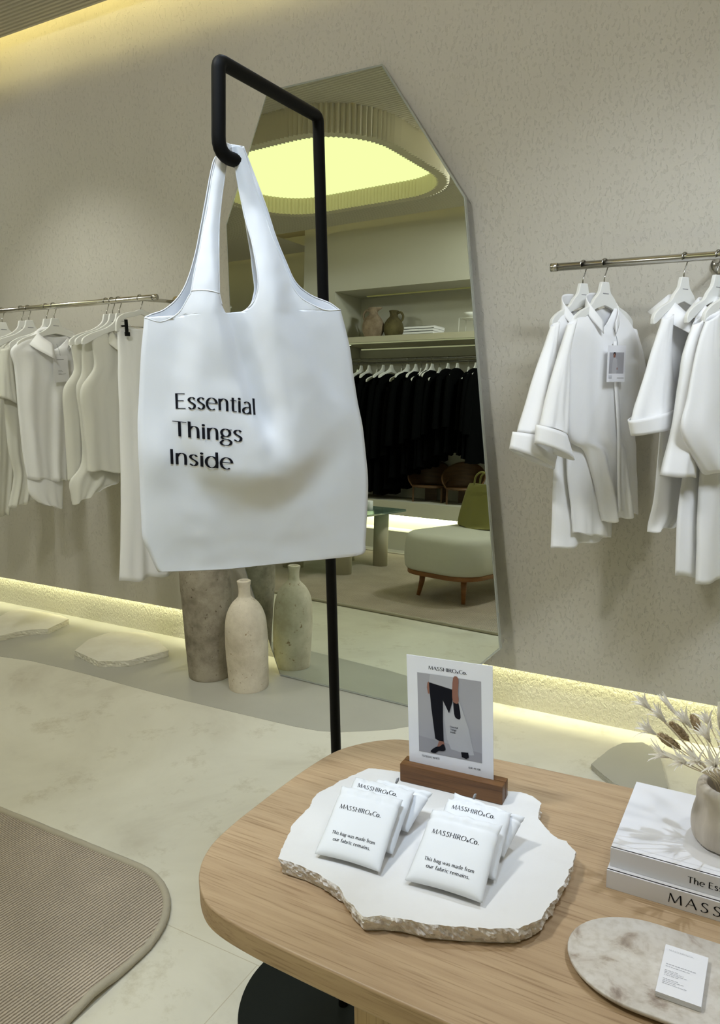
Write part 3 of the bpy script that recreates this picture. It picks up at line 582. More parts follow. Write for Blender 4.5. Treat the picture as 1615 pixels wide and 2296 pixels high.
DATA={
'R_A':{'x': -0.631, 'ang': 25, 'body': [((-0.0708, 1.5688), (0.0204, 1.576)), ((-0.1384, 1.5128), (0.1863, 1.5093)), ((-0.1206, 1.3416), (0.2154, 1.3325)), ((-0.1049, 1.1419), (0.2127, 1.1185)), ((-0.116, 1.041), (0.2026, 1.01)), ((-0.116, 0.8856), (0.1952, 0.8552)), ((-0.1168, 0.7881), (0.1952, 0.7876))], 'sleeve': [((-0.1803, 1.5083), (-0.1451, 1.5228)), ((-0.2131, 1.4383), (-0.156, 1.438)), ((-0.2491, 1.3687), (-0.1503, 1.3522)), ((-0.2876, 1.2714), (-0.139, 1.2549)), ((-0.3196, 1.193), (-0.1301, 1.1657))], 'cuff': [((-0.3422, 1.1956), (-0.1308, 1.1585)), ((-0.3551, 1.1462), (-0.1551, 1.0633))]},
'R_B':{'x': -0.564, 'ang': 25, 'body': [((-0.0951, 1.5599), (0.0582, 1.5831)), ((-0.1629, 1.5166), (0.1671, 1.4987)), ((-0.1643, 1.3898), (0.2016, 1.384)), ((-0.1606, 1.1775), (0.1899, 1.1754)), ((-0.0718, 1.1163), (0.1995, 1.0947)), ((-0.0284, 1.0411), (0.2083, 1.0128)), ((0.0088, 0.9538), (0.2205, 0.9349)), ((0.0387, 0.865), (0.2277, 0.8758))], 'sleeve': [((-0.2025, 1.5098), (-0.164, 1.5287)), ((-0.2346, 1.4365), (-0.1973, 1.4271)), ((-0.2763, 1.3454), (-0.1974, 1.3198)), ((-0.3043, 1.2634), (-0.1974, 1.2249)), ((-0.3184, 1.2131), (-0.2018, 1.1772))], 'cuff': [((-0.3332, 1.217), (-0.2029, 1.1737)), ((-0.339, 1.1635), (-0.1639, 1.0959))], 'backp': [((-0.1365, 1.2439), (0.2074, 1.2266)), ((-0.1244, 1.0432), (0.1015, 1.0212)), ((-0.0951, 0.9113), (0.0977, 0.8813)), ((-0.0824, 0.8414), (0.0985, 0.8017))], 'rsleeve': [((0.1833, 1.508), (0.2184, 1.4981)), ((0.1838, 1.3847), (0.2757, 1.3832)), ((0.2045, 1.2794), (0.2574, 1.2774)), ((0.2148, 1.1991), (0.2422, 1.1868))]},
'R_C':{'x': -0.3299, 'ang': 25, 'body': [((-0.0466, 1.5579), (0.0526, 1.5512)), ((-0.0869, 1.5209), (0.1339, 1.5153)), ((-0.0784, 1.3842), (0.1492, 1.3805)), ((-0.0763, 1.1824), (0.1646, 1.1667)), ((-0.0833, 1.0044), (0.1677, 0.9769)), ((-0.095, 0.932), (0.1573, 0.9051)), ((-0.1102, 0.8722), (0.0521, 0.8876))], 'sleeve': [((-0.1402, 1.5181), (-0.091, 1.5323)), ((-0.1857, 1.4298), (-0.093, 1.4293)), ((-0.2204, 1.3507), (-0.0674, 1.3284)), ((-0.2613, 1.2589), (-0.0462, 1.2765)), ((-0.2712, 1.226), (-0.0482, 1.2555))], 'cuff': [((-0.2845, 1.2305), (-0.0535, 1.2615)), ((-0.2635, 1.1845), (-0.0673, 1.2026))]},
'R_D':{'x': -0.2382, 'ang': 25, 'body': [((-0.0495, 1.5528), (0.0425, 1.5552)), ((-0.1047, 1.5031), (0.1373, 1.5019)), ((-0.1039, 1.3829), (0.1722, 1.3785)), ((-0.0907, 1.1809), (0.2017, 1.1614)), ((-0.1164, 1.0326), (0.2241, 0.997)), ((-0.1296, 0.9194), (0.2414, 0.8698)), ((-0.1221, 0.7422), (0.2682, 0.6726))], 'sleeve': [((-0.1571, 1.4963), (-0.0968, 1.5233)), ((-0.1955, 1.4186), (-0.118, 1.4269)), ((-0.2068, 1.3407), (-0.1203, 1.3383)), ((-0.2246, 1.2094), (-0.1157, 1.1843)), ((-0.269, 1.0735), (-0.11, 1.055))]},
'R_E':{'x': -0.192, 'ang': 25, 'body': [((-0.0748, 1.5496), (0.0518, 1.553)), ((-0.1183, 1.5052), (0.1686, 1.4909)), ((-0.1122, 1.3822), (0.1855, 1.3774)), ((-0.1223, 1.1841), (0.2175, 1.1615)), ((-0.114, 1.0349), (0.2418, 0.9977)), ((-0.1129, 0.8728), (0.2686, 0.8171)), ((-0.1035, 0.7246), (0.2882, 0.6854))], 'sleeve': [((-0.1846, 1.5024), (-0.117, 1.5335)), ((-0.2191, 1.4303), (-0.0896, 1.443)), ((-0.2509, 1.2986), (-0.0539, 1.291)), ((-0.267, 1.1955), (-0.027, 1.1795)), ((-0.1348, 1.0659), (-0.0106, 1.0845))]},
'tagB':[(-0.037, 1.4479), (0.0538, 1.4478), (0.0535, 1.3324), (-0.038, 1.335)],
'collB':[(-0.1201, 1.5579), (-0.0884, 1.589), (-0.053, 1.5643), (-0.0069, 1.5033), (0.039, 1.4649), (0.0262, 1.5974), (0.0521, 1.567), (0.0166, 1.5036), (0.0021, 1.4842)],
'collC':[(-0.1462, 1.5406), (-0.0652, 1.5916), (0.011, 1.558), (-0.0168, 1.4684), (0.0479, 1.5635), (-0.0005, 1.5894)],
'L_L1':{'x': -3.1363, 'ang': 10, 'body': [((-0.1029, 1.5844), (0.0625, 1.5746)), ((-0.225, 1.5137), (0.1285, 1.5034)), ((-0.2213, 1.4287), (0.106, 1.4242)), ((-0.2224, 1.2665), (0.0453, 1.2536)), ((-0.2223, 1.0502), (0.0085, 1.0284)), ((-0.2141, 0.9066), (-0.0111, 0.8675))], 'tail': [((-0.2067, 0.9179), (-0.0247, 0.882)), ((-0.2055, 0.8321), (-0.0328, 0.801)), ((-0.163, 0.7793), (-0.0413, 0.73))]},
'L_L0':{'x': -3.3206, 'ang': 10, 'body': [((-0.0523, 1.573), (0.0235, 1.5676)), ((-0.15, 1.5079), (0.1035, 1.5084)), ((-0.1659, 1.2694), (0.0628, 1.2518)), ((-0.1707, 1.039), (-0.0043, 1.0233)), ((-0.158, 0.9032), (-0.0327, 0.8879)), ((-0.2023, 0.7463), (-0.0669, 0.7671))], 'sleeve': [((-0.1705, 1.5133), (-0.113, 1.5263)), ((-0.1927, 1.3993), (-0.1193, 1.4042)), ((-0.2107, 1.2944), (-0.1117, 1.2476))]},
'L_LL':{'x': -3.5246, 'ang': 10, 'body': [((-0.0895, 1.5665), (-0.0072, 1.5675)), ((-0.162, 1.5134), (0.0792, 1.5139)), ((-0.1931, 1.2366), (0.0267, 1.2247)), ((-0.2101, 0.9676), (-0.0174, 0.9467)), ((-0.2273, 0.6933), (-0.0699, 0.6732))]},
'L_V1':{'x': -2.7809, 'ang': 10, 'body': [((-0.1081, 1.5826), (-0.0396, 1.5841)), ((-0.1869, 1.5225), (-0.0031, 1.524)), ((-0.188, 1.4103), (-0.0139, 1.4074)), ((-0.2488, 1.3229), (-0.0224, 1.3147)), ((-0.256, 1.1863), (-0.0357, 1.1715)), ((-0.2611, 1.0356), (-0.0502, 1.0142)), ((-0.2661, 0.9186), (-0.0897, 0.8973))]},
'L_V2':{'x': -2.7439, 'ang': 10, 'body': [((-0.0822, 1.5877), (-0.0199, 1.5891)), ((-0.1618, 1.5274), (0.0028, 1.529)), ((-0.1809, 1.3977), (-0.0095, 1.3945)), ((-0.2141, 1.3275), (-0.0096, 1.3141)), ((-0.2083, 1.1837), (-0.0226, 1.1712)), ((-0.2192, 1.0022), (-0.0325, 0.982)), ((-0.2832, 0.9241), (-0.0334, 0.8921)), ((-0.2847, 0.863), (-0.0852, 0.8796)), ((-0.2807, 0.8162), (-0.136, 0.8673))]},
'L_V3':{'x': -2.7015, 'ang': 10, 'body': [((-0.0751, 1.5861), (-0.013, 1.5815)), ((-0.1471, 1.5378), (0.0762, 1.5345)), ((-0.1516, 1.4203), (0.066, 1.4173)), ((-0.2272, 1.3219), (0.0567, 1.3116)), ((-0.2272, 1.1857), (0.0441, 1.1674)), ((-0.2251, 1.0351), (0.0303, 1.0091)), ((-0.2283, 0.9672), (0.023, 0.9262))]},
'L_P':{'x': -2.5695, 'ang': 10, 'body': [((-0.1266, 1.5824), (0.1128, 1.579)), ((-0.1323, 1.4758), (0.1043, 1.4757)), ((-0.1401, 1.3595), (0.0942, 1.3531)), ((-0.1506, 1.1828), (0.0865, 1.1668)), ((-0.1654, 0.9431), (0.081, 0.913)), ((-0.1873, 0.6998), (0.0716, 0.6536)), ((-0.2155, 0.4653), (0.0678, 0.4409))]},
'tagL':[(-0.0507, 1.4772), (0.0231, 1.4802), (0.023, 1.3567), (-0.0564, 1.3525)],
'collL':[(-0.111, 1.5836), (-0.0895, 1.5965), (-0.0269, 1.5408), (-0.0473, 1.5102), (-0.1216, 1.5772), (0.0269, 1.5894), (0.0633, 1.5611), (0.0267, 1.5156), (-0.0089, 1.5474)],
'tote_body':[[(-0.135, 1.4782), (-0.0163, 1.483), (0.007, 1.4849), (0.1669, 1.4886)], [(-0.1373, 1.4632), (-0.0151, 1.467), (0.0219, 1.4667), (0.1722, 1.4664)], [(-0.1429, 1.4305), (-0.013, 1.4286), (0.0411, 1.4292), (0.1808, 1.4272)], [(-0.1473, 1.3955), (-0.0115, 1.3911), (0.0606, 1.3895), (0.1858, 1.3831)], [(-0.1522, 1.3541), (-0.0101, 1.3497), (0.066, 1.3473), (0.1916, 1.3413)], [(-0.1555, 1.3272), (-0.0109, 1.3218), (0.0718, 1.3117), (0.1991, 1.3016)], [(-0.1581, 1.2815), (-0.0125, 1.2761), (0.0774, 1.2683), (0.2035, 1.2549)], [(-0.1587, 1.2448), (-0.0173, 1.2371), (0.076, 1.232), (0.206, 1.2249)], [(-0.16, 1.2169), (-0.0225, 1.2049), (0.0749, 1.2026), (0.2063, 1.1985)], [(-0.161, 1.1746), (-0.0279, 1.1689), (0.0735, 1.1656), (0.2039, 1.1575)], [(-0.1613, 1.1424), (-0.0315, 1.1398), (0.0724, 1.1358), (0.2017, 1.1261)], [(-0.1529, 1.1165), (-0.0327, 1.1177), (0.0718, 1.1192), (0.1998, 1.1069)], [(-0.1449, 1.0932), (-0.0335, 1.088), (0.0692, 1.0906), (0.1979, 1.0892)], [(-0.1406, 1.0855), (-0.0339, 1.082), (0.0689, 1.0845), (0.1774, 1.0846)]],
'tote_FL':[[(-0.135, 1.4782), (-0.0163, 1.483)], [(-0.1108, 1.4715), (-0.0211, 1.4936)], [(-0.085, 1.4839), (-0.0242, 1.5114)], [(-0.0691, 1.5067), (-0.0234, 1.5252)], [(-0.0647, 1.5146), (-0.0223, 1.5455)], [(-0.0593, 1.538), (-0.0199, 1.5773)], [(-0.0493, 1.5736), (-0.0167, 1.6126)], [(-0.039, 1.6153), (-0.0135, 1.6349)], [(-0.0305, 1.6496), (-0.0097, 1.6566)], [(-0.0235, 1.6817), (-0.0052, 1.6793)], [(-0.017, 1.7037), (-0.0016, 1.6982)], [(-0.0125, 1.7151), (0.0018, 1.712)]],
'tote_FR':[[(0.007, 1.4849), (0.1669, 1.4886)], [(0.0182, 1.4902), (0.1451, 1.4873)], [(0.0262, 1.4982), (0.1279, 1.4921)], [(0.0315, 1.5096), (0.1082, 1.5016)], [(0.0352, 1.5289), (0.0952, 1.5138)], [(0.0342, 1.552), (0.0873, 1.5292)], [(0.0333, 1.5638), (0.081, 1.5465)], [(0.0299, 1.593), (0.0634, 1.5937)], [(0.0233, 1.6245), (0.0551, 1.624)], [(0.0192, 1.6512), (0.0469, 1.652)], [(0.0142, 1.6838), (0.0363, 1.6872)], [(0.0116, 1.7112), (0.0283, 1.715)], [(0.0092, 1.7284), (0.0243, 1.7273)]],
'tote_BL':[[(-0.135, 1.4782), (-0.0163, 1.483)], [(-0.1243, 1.4833), (-0.0183, 1.4823)], [(-0.1049, 1.4905), (-0.0217, 1.4949)], [(-0.0835, 1.5087), (-0.0242, 1.5114)], [(-0.0682, 1.5334), (-0.0223, 1.5455)], [(-0.054, 1.5716), (-0.0172, 1.603)], [(-0.0431, 1.612), (-0.0135, 1.6349)], [(-0.0338, 1.6495), (-0.0091, 1.6566)], [(-0.0244, 1.6879), (-0.0034, 1.6888)], [(-0.018, 1.7099), (0.0002, 1.7076)], [(-0.0137, 1.7175), (0.0025, 1.7139)]],
'tote_BR':[[(0.007, 1.4849), (0.1669, 1.4886)], [(0.0183, 1.4909), (0.1577, 1.4962)], [(0.0277, 1.5002), (0.1484, 1.5016)], [(0.0323, 1.5122), (0.1214, 1.5132)], [(0.035, 1.5255), (0.0994, 1.5326)], [(0.0328, 1.5519), (0.0865, 1.5625)], [(0.0313, 1.5781), (0.0733, 1.5985)], [(0.0263, 1.6168), (0.0608, 1.6435)], [(0.0228, 1.6551), (0.0481, 1.6807)], [(0.0193, 1.6928), (0.0404, 1.7024)], [(0.0154, 1.7207), (0.0339, 1.7197)], [(0.0096, 1.7359), (0.0286, 1.7337)]],
'tote_lines':{'E1': [(-0.0993, 1.3422), (0.0225, 1.3291)], 'E2': [(-0.106, 1.3012), (-0.0019, 1.2898)], 'E3': [(-0.1135, 1.2585), (-0.0188, 1.2479)]},
'hook':[(-0.0003, 1.7094), (-0.0042, 1.832), (-0.0039, 1.7413)],
}
# ---- tote bag
TB = Vector((-0.767, 0.968, 0.0))
to = thing('tote_bag', TB, 'large white cotton tote bag hanging from the black hook', 'tote bag', rz=math.atan2(0.697, 0.717))
def pw(tab, x):
    if x <= tab[0][0]: return tab[0][1]
    for (a, va), (b_, vb) in zip(tab, tab[1:]):
        if x <= b_: return lerp(va, vb, (x - a) / (b_ - a))
    return tab[-1][1]
rowsB = DATA['tote_body']
zL = sorted((r[0][1], r[0][0]) for r in rowsB); zR = sorted((r[3][1], r[3][0]) for r in rowsB)
F1L = [(1.20, -0.09), (1.33, -0.115), (1.40, -0.100), (1.48, -0.088), (1.60, -0.07)]
F1R = [(1.20, 0.055), (1.28, 0.040), (1.33, 0.020), (1.40, -0.002), (1.48, -0.020), (1.60, -0.02)]
F2L = [(1.20, 0.060), (1.28, 0.058), (1.33, 0.050), (1.40, 0.040), (1.48, 0.030), (1.60, 0.02)]
F2R = [(1.24, 0.26), (1.30, 0.215), (1.36, 0.150), (1.41, 0.115), (1.48, 0.078), (1.60, 0.07)]
R1 = sorted([(1.60, -0.03), (1.52, -0.045), (1.42, -0.062), (1.32, -0.055), (1.24, -0.02)])
R2 = sorted([(1.62, 0.05), (1.52, 0.060), (1.43, 0.078), (1.33, 0.085), (1.23, 0.06)])
def tote_h(u, z):
    l, r = pw(zL, z), pw(zR, z); s = (u - l) / (r - l); e = max(0.0, 1 - abs(2 * s - 1) ** 2.4)
    topf = 1 - sstep(1.48, 1.66, z)
    h = 0.016 * e * (0.35 + 0.65 * sstep(1.08, 1.2, z)) * (0.45 + 0.55 * topf)
    q = 0.0
    uL, uR = pw(F1L, z), pw(F1R, z); uV, uE = pw(F2L, z), pw(F2R, z)
    q1 = sstep(uL, uL + 0.045, u) * (1 - sstep(uR - 0.013, uR + 0.010, u))
    q2 = sstep(uV - 0.016, uV + 0.022, u) * (1 - sstep(uE - 0.022, uE + 0.018, u))
    q3 = sstep(uR - 0.013, uR + 0.010, u) * (1 - sstep(uV - 0.016, uV + 0.022, u)) * (1 - sstep(1.255, 1.335, z))
    zc = 1.195 + 4.2 * (u - 0.02) ** 2
    h += 0.019 * (q1 + q2 * (1 - 0.6 * sstep(0.08, 0.17, u)) + q3) * sstep(zc - 0.030, zc + 0.055, z) * topf * e ** 0.5
    h += 0.010 * math.exp(-((u - 0.03) / 0.07) ** 2) * sstep(zc - 0.016, zc + 0.045, z) * (1 - sstep(1.25, 1.40, z))
    h += 0.008 * math.exp(-(((u + 0.13) / 0.03) ** 2 + ((z - 1.27) / 0.05) ** 2)) + 0.010 * math.exp(-(((u - 0.18) / 0.03) ** 2 + ((z - 1.27) / 0.12) ** 2)) * e
    h += 0.0022 * e * noise.noise(Vector((u * 22, z * 14, 3))) + 0.0012 * noise.noise(Vector((u * 60, z * 40, 8))) * e
    return h
def tote_yc(z): return 0.024 * sstep(1.45, 1.70, z)
def front_y(u, z): return tote_yc(z) - tote_h(u, z) - 0.004
def back_y(u, z): return tote_yc(z) + 0.7 * tote_h(u, z) + 0.004
def denser(rows, n):
    flat = [[c for p in r for c in p] for r in rows]
    out = []
    N = len(flat)
    for i in range(N - 1):
        p0, p1, p2, p3 = flat[max(0, i - 1)], flat[i], flat[i + 1], flat[min(N - 1, i + 2)]
        for j in range(n):
            t = j / n
            out.append([0.5 * (2 * b_ + (c - a) * t + (2 * a - 5 * b_ + 4 * c - d) * t * t + (3 * b_ - a - 3 * c + d) * t ** 3) for a, b_, c, d in zip(p0, p1, p2, p3)])
    out.append(flat[-1])
    return [[(r[k], r[k + 1]) for k in range(0, len(r), 2)] for r in out]
nL, nC, nR = 16, 12, 20
def tote_sheet(name, left, right, fy):
    g = G()
    rows = denser(rowsB, 5); v = []
    for r in rows:
        for (a, b_, n_) in ((r[0], r[1], nL), (r[1], r[2], nC), (r[2], r[3], nR)):
            for i in range(n_): t = i / n_; v.append((lerp(a[0], b_[0], t), lerp(a[1], b_[1], t)))
        v.append(r[3])
    nc = nL + nC + nR + 1
    # dip the neck opening between the straps
    for i in range(nL + 1, nL + nC):
        t = (i - nL) / nC; u, z = v[i]; v[i] = (u, z)
    g.add([(u, fy(u, z), z) for u, z in v], [(i * nc + k, (i + 1) * nc + k, (i + 1) * nc + k + 1, i * nc + k + 1) for i in range(len(rows) - 1) for k in range(nc - 1)])
    for R_, n_ in ((left, nL), (right, nR)):
        rr = denser(R_, 5); v = [(lerp(r[0][0], r[1][0], i / n_), lerp(r[0][1], r[1][1], i / n_)) for r in rr for i in range(n_ + 1)]
        w_ = n_ + 1
        g.add([(u, fy(u, z) + 0.004 * math.sin(PI * (j % w_) / n_) * sstep(1.5, 1.62, z) * (-1 if fy is front_y else 1), z) for j, (u, z) in enumerate(v)],
              [(i * w_ + k, i * w_ + k + 1, (i + 1) * w_ + k + 1, (i + 1) * w_ + k) for i in range(len(rr) - 1) for k in range(n_)])
    # over the hook
    a, b_ = left[-1], right[-1]; v = []
    mid = [(-0.006, 1.7265), (0.012, 1.722)]
    rr = denser([a, [(-0.008, 1.7275), (0.006, 1.7225)], [(0.0, 1.733), (0.014, 1.7275)], [(b_[0][0], b_[0][1]), (b_[1][0], b_[1][1])]], 4)
    g.add([(u, fy(u, z) * 0.9 + 0.001, z) for r in rr for u, z in [(lerp(r[0][0], r[1][0], i / 5), lerp(r[0][1], r[1][1], i / 5)) for i in range(6)]],
          [(i * 6 + k, i * 6 + k + 1, (i + 1) * 6 + k + 1, (i + 1) * 6 + k) for i in range(len(rr) - 1) for k in range(5)])
    o = g.obj(name, M_tote, to); bm = bmesh.new(); bm.from_mesh(o.data); bmesh.ops.remove_doubles(bm, verts=bm.verts, dist=0.0004); bm.to_mesh(o.data); bm.free(); o.data.shade_smooth(); solid(o, 0.0009, 0); return o
fp_ = tote_sheet('front_panel', DATA['tote_FL'], DATA['tote_FR'], front_y)
tote_sheet('back_panel', DATA['tote_BL'], DATA['tote_BR'], back_y)
# side and bottom seams join both panels
g = G()
def seam(pts):
    v = []
    for u, z in pts:
        a, b_ = front_y(u, z), back_y(u, z)
        for i in range(5): v.append((u, lerp(a, b_, i / 4), z - 0.0004))
    g.add(v, [(i * 5 + k, i * 5 + k + 1, i * 5 + k + 6, i * 5 + k + 5) for i in range(len(pts) - 1) for k in range(4)])
dr = denser(rowsB, 5)
seam([r[0] for r in dr]); seam([r[3] for r in dr]); lr = dr[-1]
seam([(lerp(a[0], b_[0], i / 12), lerp(a[1], b_[1], i / 12)) for a, b_ in zip(lr, lr[1:]) for i in range(13)])
o = g.obj('side_gusset', M_tote, to)
# rolled hems along the openings, strap seam
g = G()
def rim(pts, fy, dx=0.0): 
    q = cr([(u, fy(u, z), z) for u, z in pts], 4); g.tube(q, 0.0012, 6)
FL, FR, BL, BR = DATA['tote_FL'], DATA['tote_FR'], DATA['tote_BL'], DATA['tote_BR']
rim([r[0] for r in FL], front_y); rim([r[1] for r in FR], front_y); rim([r[0] for r in BL], back_y); rim([r[1] for r in BR], back_y)
rim([r[1] for r in FL[1:]], front_y); rim([r[0] for r in FR[1:]], front_y)
g.tube([(u, front_y(u, z) - 0.0008, z) for u, z in cr([(-0.0645, 1.5140), (-0.055, 1.5165), (-0.0235, 1.5105)], 6) ] if False else [(lerp(-0.0645, -0.0235, i / 10), front_y(lerp(-0.0645, -0.0235, i / 10), lerp(1.5155, 1.511, i / 10) + 0.002 * math.sin(PI * i / 10)) - 0.0006, lerp(1.5155, 1.511, i / 10) + 0.002 * math.sin(PI * i / 10)) for i in range(11)], 0.0009, 6)
g.obj('stitched_hem', M_tote, to)
g = G()
for s, key, cap in (('Essential', 'E1', 0.0232), ('Things', 'E2', 0.0232), ('Inside', 'E3', 0.0232)):
    a, b_ = DATA['tote_lines'][key]
    d = Vector((b_[0] - a[0], b_[1] - a[1])); dn = d.normalized(); upv = Vector((-dn.y * 0.6 - 0.0, abs(dn.x)))
    def fn(t, y, w_):
        u = a[0] + d.x * t + upv.x * y * cap * 0.4; z = a[1] + d.y * t + (0.0035 * math.sin(PI * t) if key == 'E1' else 0) + upv.y * y * cap
        return (u, front_y(u, z) - 0.0016, z)
    put_text(g, s, fn, thick=.125, thin=.048, xh=1.14)
g.obj('printed_lettering', M_ink, fp_)

# ================================================================== rails, hangers and garments
RY = 2.58
def rail(name, x0, x1, z0, z1, brackets, label):
    o = thing(name, (x0, RY, 0), label, 'clothes rail')
    g = G().tube([(0, 0, z0), (x1 - x0, 0, z1)], 0.0125, 20); g.obj('rail_tube', M_chrome, o)
    for xe, s in ((x0, 1), (x1, -1)):
        zz = z0 if xe == x0 else z1
        G().tube([(xe - x0 - s * 0.003, 0, zz), (xe - x0 + s * 0.018, 0, zz)], 0.0137, 20).obj('end_cap', M_chrome, o)
    for xb in brackets:
        zz = lerp(z0, z1, (xb - x0) / (x1 - x0)) 
        G().tube([(xb - x0, 0.0, zz), (xb - x0, YW - RY, zz)], 0.0085, 14).tube([(xb - x0, YW - RY - 0.012, zz), (xb - x0, YW - RY - 0.001, zz)], 0.027, 28).obj('wall_bracket', M_chrome, o)
    return o
rail('clothes_rail', -0.733, 1.35, 1.7025, 1.689, (-0.255, 1.1), 'steel clothes rail right of the mirror holding white shirts')
rail('clothes_rail', -4.6, -2.473, 1.706, 1.714, (-4.2, -2.585), 'steel clothes rail left of the mirror holding white tops and trousers')
def railz(x): return lerp(1.7025, 1.689, (x + 0.733) / 2.083) if x > -1.5 else lerp(1.706, 1.714, (x + 4.6) / 2.127)
def hook_path(stem):
    return cr([(0.0, 0, stem), (0.0, 0, stem + 0.018), (0.008, 0, stem + 0.034), (0.0135, 0, -0.012), (0.0155, 0, 0.001), (0.011, 0, 0.0115), (0.0, 0, 0.0155), (-0.011, 0, 0.0115), (-0.0155, 0, 0.001), (-0.0135, 0, -0.007)], 5)
def make_hanger(x, rz, half, label, group, y=RY, z=None, drop=0.06, mark=True):
    o = thing('clothes_hanger', (x, y, railz(x) if z is None else z), label, 'hanger', group, rz)
    G().tube(hook_path(-drop), 0.0019, 8).obj('hook', M_dchrome, o)
    t = half; d0 = -drop + 0.004
    up = [(0.017, d0), (0.021, d0 - 0.012), (0.028, d0 - 0.032), (0.05, d0 - 0.052), (0.45 * t, d0 - 0.072), (0.75 * t, d0 - 0.090), (0.95 * t, d0 - 0.110), (t, d0 - 0.125)]
    lo = [(t, d0 - 0.140), (0.9 * t, d0 - 0.137), (0.6 * t, d0 - 0.108), (0.3 * t, d0 - 0.085), (0.0, d0 - 0.072)]
    up = [(q.x, q.y) for q in cr([(a, b_, 0) for a, b_ in up], 4)]; lo = [(q.x, q.y) for q in cr([(a, b_, 0) for a, b_ in lo], 4)]
    half_ = up + lo; out = half_ + [(-a, b_) for a, b_ in reversed(half_[:-1])]
    n = len(out); h = 0.006
    v = [(a, -h, b_) for a, b_ in out] + [(a, h, b_) for a, b_ in out]
    m = len(half_) - 1
    # quads across the symmetric outline
    f = []
    nu = len(up)
    f += [tuple(range(n)), tuple(reversed(range(n, 2 * n)))] + [(i, n + i, n + (i + 1) % n, (i + 1) % n) for i in range(n)]
    b_ = mesh('hanger_body', v, f, M_hanger, o, False); bevel(b_, 0.002, 2, 50)
    if mark:
        g = G(); g.add([(-0.013, -h - 0.0006, d0 - 0.034), (0.016, -h - 0.0006, d0 - 0.035), (0.016, -h - 0.0006, d0 - 0.0375), (-0.013, -h - 0.0006, d0 - 0.0365)], [(0, 1, 2, 3)]); g.obj('stamped_mark', M_inkg, b_)
    return o
def loft_cloth(rows, T, fold=0.006, nf=3.0, seed=0.0, yoff=0.0, per=6, N=56, zref=1.7, swing=0.0, edge=0.42, neck=0.0):
    """closed flattened tube through rows of ((uL,zL),(uR,zR)); returns verts, faces"""
    rr = denser(rows, per); v = []
    NR = len(rr); H = N // 2
    for i, r in enumerate(rr):
        t = i / (NR - 1); (a, za), (b_, zb) = r; wd = abs(b_ - a)
        for k in range(N):
            if k < H: s = k / H; sd = -1
            else: s = 1 - (k - H) / H; sd = 1
            e = math.sin(PI * s) ** edge if 0 < s < 1 else 0
            tk = (T(t) if callable(T) else T) * e
            fo = fold * sstep(0.03, 0.9, t) * (math.sin(2 * PI * nf * s + seed + 1.2 * math.sin(t * 2 + seed)) + 0.5 * math.sin(2 * PI * nf * 1.9 * s + seed * 2.1)) * (0.3 + 0.7 * e)
            fo += 0.5 * fold * noise.noise(Vector((s * 4 + seed, t * 5, sd))) + 0.25 * fold * noise.noise(Vector((s * 11 + seed, t * 12, sd + 7)))
            z = lerp(za, zb, s) - zref
            if neck and sd < 0: z -= neck * max(0, 1 - abs(2 * s - 1)) ** 0.8 * max(0, 1 - t / 0.22)
            elif neck: z -= 0.012 * math.sin(PI * s) * max(0, 1 - t / 0.1)
            v.append((lerp(a, b_, s), yoff + sd * tk + fo + swing * t * t, z + 0.004 * fold / 0.006 * math.sin(2 * PI * nf * s + seed) * (1 if t > 0.97 else 0)))
    f = [(i * N + k, (i + 1) * N + k, (i + 1) * N + (k + 1) % N, i * N + (k + 1) % N) for i in range(NR - 1) for k in range(N)]
    return v, f
def garment(name, key, label, group, m, T=0.022, fold=0.006, nf=2.5, seed=0.0, cat='shirt', sleeve_off=-0.03, th=0.0012, neck=0.08):
    d = DATA[key]; x = d['x']; rz = math.radians(90 - d['ang']); zr = railz(x)
    o = thing(name, (x, RY, zr), label, cat, group, rz)
    Tf = lambda t: T * (0.35 + 0.65 * sstep(0, 0.25, t))
    v, f = loft_cloth(d['body'], Tf, fold, nf, seed, zref=zr, neck=neck)
    b_ = mesh('body', v, f, m, o); solid(b_, th)
    for kk, off in (('sleeve', sleeve_off), ('rsleeve', 0.03)):
        if kk in d:
            v, f = loft_cloth(d[kk], lambda t: 0.012 + 0.022 * t, 0.0035, 1.5, seed + 2, off, zref=zr, edge=0.6)
            s_ = mesh('sleeve', v, f, m, o); solid(s_, th)
            if kk == 'sleeve': s0_ = s_
    if 'cuff' in d:
        v, f = loft_cloth(d['cuff'], 0.036, 0.001, 1, seed + 3, sleeve_off - 0.002, zref=zr, per=4, edge=0.6)
        s_ = mesh('turned_cuff', v, f, m, s0_); solid(s_, 0.0018)
    if 'backp' in d:
        v, f = loft_cloth(d['backp'], 0.012, 0.005, 2, seed + 4, 0.022, zref=zr); s_ = mesh('back_panel', v, f, m, o); solid(s_, th)
    if 'tail' in d:
        v, f = loft_cloth(d['tail'], 0.02, 0.004, 2, seed + 4, 0.012, zref=zr)
        s_ = mesh('shirt_tail', v, f, m, o); solid(s_, th)
    return o
